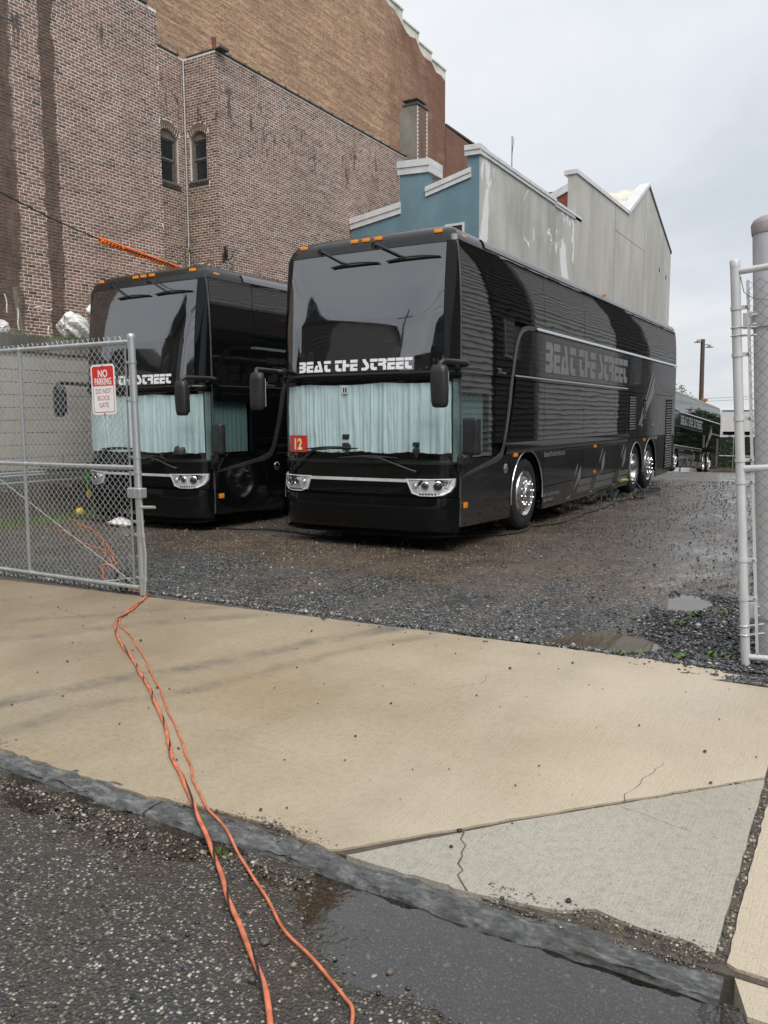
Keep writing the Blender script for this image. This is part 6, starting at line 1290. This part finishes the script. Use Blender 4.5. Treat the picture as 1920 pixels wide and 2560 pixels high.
def barbed():
    t = thing('barbed_wire', 'tangled rusty barbed wire with torn white strips along the block wall top', 'wire', (-6.65, 0.4, 3.0)); b = MB(); rr = random.Random(3); P = []
    for i in range(150):
        a = i*0.21; P.append((0.10*math.sin(a*0.37)+rr.uniform(-0.02, 0.02), -1.2+i*0.016+0.20*math.cos(a), 0.27+0.22*math.sin(a)+0.05*math.sin(a*0.31)))
    b.tube(spline(P, 3), 0.0045, 5)
    for i in range(0, 150, 5): p = Vector(P[i]); d = Vector((rr.uniform(-1, 1), rr.uniform(-1, 1), rr.uniform(-1, 1))).normalized()*0.028; b.tube([p-d, p+d], 0.003, 4)
    b.build('strand', simple('rusty_wire', (0.055, 0.038, 0.03), 0.8, var=0.4), t)
    for k, (y, z, l) in enumerate(((-0.66, 0.66, 0.3), (-0.45, 0.45, 0.35), (-0.1, 0.5, 0.25), (0.15, 0.22, 0.25))):
        q = [(0.03, y+0.025*math.sin(i*0.6+k)+0.05*(i/7)**2, z-l*i/7) for i in range(8)] if k != 2 else [(0.03, y+0.34*i/7, z+0.02*math.sin(i)) for i in range(8)]
        MB().tube([(x+0.01*math.sin(9*yy), yy, zz) for x, yy, zz in spline(q, 4)], [0.004+0.010*abs(math.sin(1.7*i)) for i in range(len(spline(q, 4)))], 4).build('torn_strip', M_BAG, t)
barbed()
def leafy(root, name, stems, leaf, size, mat, seed, tmat=M_TWIG, spread=0.12):
    """stems: list of polylines (local); leaf: count per stem"""
    rr = random.Random(seed); b = MB(); lf = MB()
    for P in stems:
        P = spline(P, 6); n = len(P); b.tube(P, [0.010*(1-0.75*i/n)+0.002 for i in range(n)], 5)
        for _ in range(leaf):
            i = rr.randrange(n//3, n); c = P[i]+Vector((rr.gauss(0, spread), rr.gauss(0, spread), rr.gauss(0, spread)*0.6)); b.tube([P[i], c], 0.0022, 3, False)
            for _k in range(2):
                d = Vector((rr.uniform(-1, 1), rr.uniform(-1, 1), rr.uniform(-0.4, 0.8))).normalized()*size*rr.uniform(0.6, 1.3); s = d.cross(Vector((rr.uniform(-1, 1), rr.uniform(-1, 1), rr.uniform(-1, 1)))).normalized()*d.length*0.32
                lf.add([c, c+d*0.5+s, c+d, c+d*0.5-s], [(0, 1, 2, 3)])
    b.build('stems', tmat, root, smooth=60); o = lf.build(name, mat, root); o['kind'] = 'stuff'
SAP = [((-8.2, 5.0), 5.38, 'leftmost leafy sapling behind the roof of the left coach'), ((-8.2, 5.62), 5.90, 'tallest thin sapling standing before the inner corner of the brick notch'), ((-8.2, 6.42), 5.82, 'leafy sapling in front of the right notch window wall'), ((-8.2, 7.15), 5.72, 'sapling by the wall bracket at the brick corner'), ((-8.2, 7.75), 5.45, 'low rightmost sapling behind the left coach roof')]
for i, ((x, y), h, lab) in enumerate(SAP):
    rr = random.Random(40+i); t = thing('sapling', lab, 'sapling', (x, y, 2.93), group='saplings growing in the raised yard'); H = h-2.93
    leafy(t, 'leaves', [[(0, 0, 0), (rr.uniform(-.1, .1), rr.uniform(-.1, .1), H*0.4), (rr.uniform(-.2, .2), rr.uniform(-.2, .2), H*0.75), (rr.uniform(-.25, .25), rr.uniform(-.3, .3), H*(1.0 if k == 0 else rr.uniform(0.86, 0.97)))] for k in range(4)], 12, 0.055, M_LEAF, i)
WEEDS = [((4.36, -1.95), 'broad green weed beside the small far puddle'), ((4.56, -1.79), 'bright grassy weed tuft nearest the right gate post band'), ((4.34, -2.32), 'pale thin weed in the gravel heap between the puddles'), ((4.11, -3.31), 'two-leaved weed at the apron edge left of the others'), ((4.23, -3.29), 'round-leaved weed on the apron edge by the near puddle'), ((4.50, -3.23), 'weed at the apron edge in front of the gravel heap'), ((4.71, -3.15), 'largest broad-leaved weed at the foot of the right gate')]
for i, ((x, y), lab) in enumerate(WEEDS):
    rr = random.Random(70+i); t = thing('weed', lab, 'weed', (x, y, float(lot_h(x, y))), group='weeds in the gravel by the right gate'); b = MB(); n = 12 if i != 1 else 26
    for k in range(n):
        a = rr.uniform(0, 6.28); l = rr.uniform(0.025, 0.055)*(1.25 if i == 6 else 1.0); e = rr.uniform(0.25, 1.0); c = Vector((rr.gauss(0, 0.025), rr.gauss(0, 0.02), 0.012)); d = Vector((math.cos(a)*math.cos(e), math.sin(a)*math.cos(e), math.sin(e)))*l
        s = Vector((-math.sin(a), math.cos(a), 0))*l*(0.34 if i != 1 else 0.10); u = Vector((0, 0, l*0.1)); b.add([c, c+d*0.35+s*0.8, c+d*0.7+s*0.8, c+d, c+d*0.7-s*0.8, c+d*0.35-s*0.8, c+d*0.5+u], [(0, 1, 6), (1, 2, 6), (2, 3, 6), (3, 4, 6), (4, 5, 6), (5, 0, 6)])
    b.build('leaves', M_WEED, t, smooth=60)
def grass(name, n, xf, yf, zf, hmin, hmax, label=None):
    X = xf(n); Y = yf(n); Z = zf(X, Y); h = rng.uniform(hmin, hmax, n); a = rng.uniform(0, 6.28, n); w = 0.006
    dx, dy = np.cos(a)*w, np.sin(a)*w; lx, ly = rng.normal(0, 0.4, n)*h, rng.normal(0, 0.4, n)*h
    V = np.stack([np.stack([X-dx, Y-dy, Z], -1), np.stack([X+dx, Y+dy, Z], -1), np.stack([X+lx, Y+ly, Z+h], -1)], 1).reshape(-1, 3); F = np.arange(3*n).reshape(-1, 3)
    return tag(numpy_mesh(name, V, F, M_WEED), label, 'grass', kind='stuff')
grass('grass_strip', 5200, lambda n: RX+0.05+np.abs(rng.normal(0, 0.25, n)), lambda n: rng.uniform(-3, 2.2, n), lambda x, y: lot_h(x, y)-0.005, 0.03, 0.11, 'strip of short grass along the foot of the block wall')
grass('wall_top_grass', 900, lambda n: -6.55+rng.normal(0, 0.1, n), lambda n: np.where(rng.random(n) < 0.5, rng.normal(0.75, 0.22, n), rng.uniform(-1, 2.5, n)), lambda x, y: 2.97+0*x, 0.03, 0.12, 'grass tufts along the top of the block wall')
grass('gutter_grass', 110, lambda n: np.where(rng.random(n) < 0.5, rng.normal(3.47, 0.03, n), rng.normal(4.18, 0.03, n)), lambda n: -6.655+rng.normal(0, 0.012, n), lambda x, y: street_h(x, y), 0.01, 0.03, 'dry moss tufts in the gutter under the kerb')

# ------------------------------------------------------------------ far end of the lot
def far_end():
    t = thing('box_trailer', 'white box trailer with blue top edge beyond the far coach', 'trailer', (-2.1, 56.7, 0.06)); th = R(-27)
    t.rotation_euler = (0, 0, R(0)); wt = simple('trailer_white', (0.78, 0.78, 0.77), 0.4, var=0.05); bl = simple('trailer_blue', (0.06, 0.10, 0.33), 0.4)
    MB().box((-1.6, -0.5, 0.50), (0.35, 2.0, 2.0)).build('body', wt, t); MB().box((-1.62, -0.54, 2.0), (0.35, 2.04, 2.06)).build('top_edge', bl, t); MB().box((-1.63, -0.55, 0.15), (-1.53, -0.42, 2.0)).box((-1.6, -0.54, 0.13), (0.35, -0.42, 0.22)).build('frame', M_WTRIM, t); MB().box((-1.5, -0.38, 0.24), (0.35, 1.9, 0.50)).build('underside', M_DARK, t)
    MB().box((-1.2, 0.2, -3.4), (-1.0, 0.4, 0.3)).box((0.0, 0.2, -3.4), (0.2, 0.4, 0.3)).build('leg', M_DARK, t)
    f = thing('screen_fence', 'dark green ivy-screened chain link fence below the white trailer', 'fence', (-1.5, 55.0, -2.6))
    MB().box((-4.0, 0.04, 0), (0.3, 0.07, 2.78)).build('screen', simple('green_screen', (0.012, 0.022, 0.014), 0.8, var=0.5, vscale=3), f); MB().tube([(-4.0, 0, 1.42), (0.3, 0, 1.42)], 0.03, 6).build('rail', M_GALV, f)
    for x in (-3.9, -1.17, 0.3): MB().tube([(x, 0, -0.4), (x, 0, 2.75)], 0.035, 8).build('post', M_GALV, f)
    n = 1500; X = rng.uniform(-4, 0.3, n); Z = rng.uniform(0, 2.6, n); s = rng.uniform(0.04, 0.12, n); a = rng.uniform(0, 6.28, n)
    V = np.stack([np.stack([X, 0.03+0*X, Z], -1), np.stack([X+s*np.cos(a), -0.03+0*X, Z+s*np.sin(a)], -1), np.stack([X+s*np.cos(a+1.1), 0.0*X, Z+s*np.sin(a+1.1)], -1)], 1).reshape(-1, 3); numpy_mesh('ivy_leaves', V, np.arange(3*n).reshape(-1, 3), M_DKLEAF, f)['kind'] = 'stuff'
    p = thing('lamp_pole', 'tall wooden pole with two shaded lamps beyond the far coach', 'lamp pole', (-4.93, 54.5, -3.0)); pw = simple('pole_wood', (0.10, 0.075, 0.058), 0.85, var=0.3)
    MB().tube([(0.06, 0, 0), (0, 0, 10.18)], [0.19, 0.145], 10).build('pole', pw, p, smooth=60); lm = simple('lamp_enamel', (0.16, 0.15, 0.15), 0.5)
    for dx, dy, dz, nx in ((-0.30, -0.2, 10.0, -0.1), (0.42, 0.25, 9.65, 0.1)):
        l = bpy.data.objects.new('lamp', None); COL.objects.link(l); l.parent = p
        MB().tube([(0, 0, dz+0.15), (dx*0.7, dy*0.7, dz+0.16), (dx, dy, dz+0.05)], 0.03, 6).build('bracket', lm, l); fix_normals(MB().lathe([(0.05, 0.16), (0.08, 0.1), (0.14, 0.04), (0.30, -0.04), (0.28, -0.05), (0.1, 0.0), (0, 0.0)], (dx, dy, dz), 'z', 16).build('shade', lm, l, smooth=50))
    for k in range(2):
        q = [(-4.9+i*1.2, 54.5-0.1*i, 5.55-2.9+0.22*i*0.35+0.02*(i-4)**2*0.3+k*0.2) for i in range(14)]; tag(MB().tube(q, 0.012, 4).build('overhead_wire', M_WIRED), ('upper' if k else 'lower')+' of two thin wires running right from the far lamp pole', 'wire')
    tag(MB().rbox((-3.85, 49.4, 2.76), (0.36, 0.36, 0.20), 0.03, 1).cbox((-3.85, 49.4, 0.6), (0.12, 0.12, 4.2)).build('beacon_post', simple('far_orange', (0.5, 0.20, 0.05), 0.6)), 'small orange box on a post by the far lamp pole', 'beacon')
    for i, (x, y, h, lab) in enumerate(((-5.15, 48.6, 3.9, 'pale leafy treetop showing at the left end of the far coach roof'), (-4.5, 49.0, 3.25, 'small leafy treetop above the middle of the far coach roof'))):
        t = thing('tree', lab, 'tree', (x, y, -3.0)); rr = random.Random(i); H = h+3.0
        leafy(t, 'crown', [[(0, 0, 0), (rr.uniform(-.2, .2), 0, H*0.5), (rr.uniform(-.3, .3), rr.uniform(-.3, .3), H*0.8), (rr.uniform(-.35, .35), rr.uniform(-.3, .3), H*(1 if k == 0 else rr.uniform(0.8, 0.96)))] for k in range(5)], 26, 0.14, M_LEAF, 90+i, spread=0.22)
far_end()

# ------------------------------------------------------------------ the other side of the lot and street: seen only as reflections in paint and glass
M_SIDE = simple('grey_clapboard', (0.84, 0.85, 0.86), 0.6, var=0.06); M_SIDED = simple('dark_clapboard', (0.05, 0.047, 0.045), 0.7); M_HWIN = gloss_black('house_window', (0.02, 0.025, 0.03), rough=0.05)
def clapboard(name, fn, a0, a1, z0, z1, ex, mat, parent):
    b = MB(); n = int((z1-z0)/ex)
    for k in range(n):
        z = z0+k*ex; b.v += [fn(a0, z, 0.075), fn(a1, z, 0.075), fn(a1, z+ex*0.86, 0.012), fn(a0, z+ex*0.86, 0.012), fn(a0, z, 0.0), fn(a1, z, 0.0), fn(a1, z+ex, 0.0), fn(a0, z+ex, 0.0)]; o = 8*k
        b.f += [(o, o+1, o+2, o+3), (o+4, o+5, o+1, o), (o+3, o+2, o+6, o+7)]
    return fix_normals(b.build(name, mat, parent))
def side_house(y0, y1, h, mat, label, wins, ex=0.205, name='clapboard_house'):
    X = 8.0; t = thing(name, label, 'house', (X, (y0+y1)/2, 0)); c = (y0+y1)/2; fn = lambda a, z, d: (-d, a-c, z)
    clapboard('siding', fn, y0, y1, 0.35, h, ex, mat, t); MB().box((0.001, y0-c, -2.5), (9, y1-c, h)).build('wall', mat, t)
    b = MB(); b.add([(-0.3, y0-c, h), (-0.3, y1-c, h), (4.5, y1-c, h+2.2), (4.5, y0-c, h+2.2), (9.3, y1-c, h), (9.3, y0-c, h)], [(0, 1, 2, 3), (3, 2, 4, 5)]); b.build('roof', M_ROOF, t)
    MB().box((-0.06, y0-c, -2.5), (0.0, y1-c, 0.36)).build('foundation', M_CAP, t)
    for a, z, w, hh in wins:
        r = bpy.data.objects.new('window', None); COL.objects.link(r); r.parent = t; f = MB(); k = 0.09
        for q in ((a-w/2, a-w/2+k, z, z+hh), (a+w/2-k, a+w/2, z, z+hh), (a-w/2+k, a+w/2-k, z, z+k), (a-w/2+k, a+w/2-k, z+hh-k, z+hh)): f.prism([(q[0], q[2]), (q[1], q[2]), (q[1], q[3]), (q[0], q[3])], fn, 0.0, 0.09)
        fix_normals(f.build('frame', M_WTRIM, r)); fix_normals(MB().prism([(a-w/2+k, z+k), (a+w/2-k, z+k), (a+w/2-k, z+hh-k), (a-w/2+k, z+hh-k)], fn, 0.03, 0.06).build('pane', M_HWIN, r))
side_house(-2.5, 17.0, 9.6, M_SIDE, 'grey clapboard house along the right of the lot, nearest the street', [])
side_house(17.3, 21.2, 10.0, M_SIDED, 'dark clapboard house between two grey ones right of the lot', [(18.6, 3.7, 1.2, 1.8)])
side_house(21.5, 33.3, 9.6, M_SIDE, 'long grey clapboard house in the middle of the row right of the lot', [])
side_house(33.6, 40.4, 10.0, M_SIDED, 'dark clapboard house further down the row right of the lot', [(37.0, 3.4, 1.2, 1.7)])
side_house(40.7, 60.0, 9.6, M_SIDE, 'last grey clapboard house far down the right of the lot', [])
def street_house(x0, x1, yf, h, mat, label, gable=True, wins=()):
    c = (x0+x1)/2; t = thing('street_house', label, 'house', (c, yf, -0.1)); fn = lambda a, z, d: (a-c, d, z); W = (x1-x0)/2
    clapboard('siding', fn, x0, x1, 0.4, h, 0.18, mat, t); MB().box((-W, -9, -0.1), (W, -0.001, h)).build('wall', mat, t)
    b = MB()
    if gable: b.add([(-W-0.3, 0.3, h), (0, 0.3, h+3.0), (W+0.3, 0.3, h), (-W-0.3, -9.3, h), (0, -9.3, h+3.0), (W+0.3, -9.3, h)], [(0, 1, 4, 3), (1, 2, 5, 4), (0, 2, 1), (3, 4, 5)])
    else: b.box((-W-0.1, -9.1, h), (W+0.1, 0.12, h+0.35))
    b.build('roof', M_ROOF, t)
    for a, z, w, hh in wins:
        r = bpy.data.objects.new('window', None); COL.objects.link(r); r.parent = t; f = MB(); k = 0.08
        for q in ((a-w/2, a-w/2+k, z, z+hh), (a+w/2-k, a+w/2, z, z+hh), (a-w/2+k, a+w/2-k, z, z+k), (a-w/2+k, a+w/2-k, z+hh-k, z+hh), (a-k/2, a+k/2, z+k, z+hh-k)): f.prism([(q[0], q[2]), (q[1], q[2]), (q[1], q[3]), (q[0], q[3])], fn, 0.0, 0.08)
        fix_normals(f.build('frame', M_WTRIM, r)); fix_normals(MB().prism([(a-w/2+k, z+k), (a+w/2-k, z+k), (a+w/2-k, z+hh-k), (a-w/2+k, z+hh-k)], fn, 0.02, 0.05).build('pane', M_HWIN, r))
M_SIDEM = simple('brown_clapboard', (0.15, 0.14, 0.133), 0.7, var=0.1)
street_house(-30, -21.5, -17.0, 7.2, M_SIDEM, 'brown clapboard house across the street, far left', True, [(-27, 4.3, 1.5, 1.7), (-24, 4.3, 1.5, 1.7)])
street_house(-21.2, -12.2, -16.5, 11.5, M_SIDEM, 'tall brown clapboard house with gable across the street', True, [(-19, 6.6, 1.6, 1.8), (-15, 6.6, 1.3, 1.8), (-18.5, 2.8, 1.6, 1.8), (-14.6, 2.8, 1.4, 1.8)])
street_house(-12.0, -4.0, -16.5, 4.2, M_SIDED, 'low flat-roofed dark shop across the street', False, [(-8, 1.2, 3.0, 1.8)])
street_house(-3.8, 4.0, -16.5, 6.0, M_SIDEM, 'small brown flat-roofed house across the street', False, [(-1.5, 3.6, 1.3, 1.6), (2, 3.6, 1.3, 1.6)])
street_house(4.3, 14.0, -16.5, 7.0, M_SIDED, 'dark gabled house straight across the street', True, [(7, 4.0, 1.3, 1.6), (11, 4.0, 1.3, 1.6)])
def street_wires():
    p = thing('utility_pole', 'wooden utility pole across the street behind the viewer', 'utility pole', (-6.5, -14.2, -0.1)); MB().tube([(0, 0, 0), (0, 0, 11)], [0.16, 0.11], 10).build('pole', M_TWIG, p, smooth=60); MB().box((-1.1, -0.06, 9.8), (1.1, 0.06, 9.95)).build('crossarm', M_TWIG, p)
    for k in range(4): o = MB().tube([(-40+i*5, -14.2+(-0.9+0.6*k)*0.0, 9.9-0.5*k+0.012*((i % 6)-3)**2) for i in range(18)], 0.016, 5).build('street_wire', M_BLKCORD); tag(o, ('top', 'second', 'third', 'lowest')[k]+' of the wires strung along the far side of the street', 'wire')
street_wires()

def lot_trees():
    for i, (x, y) in enumerate(((5.0, 66), (7.0, 74), (5.5, 83), (8.0, 93), (6.5, 104))):
        t = thing('tree', ('first', 'second', 'third', 'fourth', 'last')[i]+' of the dark trees lining the far right of the lot', 'tree', (x, y, -4.0), group='dark trees far down the lot'); rr = random.Random(300+i); b = MB(); b.tube([(0, 0, 0), (0.1, 0, 3.0), (0, 0.1, 5.0)], [0.2, 0.14, 0.06], 7).build('trunk', M_TWIG, t)
        n = 2600; u = rng.normal(0, 1, (n, 3)); u /= np.linalg.norm(u, axis=1, keepdims=True); c = u*(rng.random(n)**0.4)[:, None]*np.array([3.0, 3.6, 2.6])*(1+0.25*fbm(u[:, 0]*2+i, u[:, 1]*2+u[:, 2], 3))[:, None]+np.array([0, 0, 4.2]); d = rng.normal(0, 0.22, (n, 2, 3))
        V = np.stack([c, c+d[:, 0], c+d[:, 1]], 1).reshape(-1, 3); o = numpy_mesh('crown', V, np.arange(3*n).reshape(-1, 3), M_DKLEAF, t); o['kind'] = 'stuff'
lot_trees()
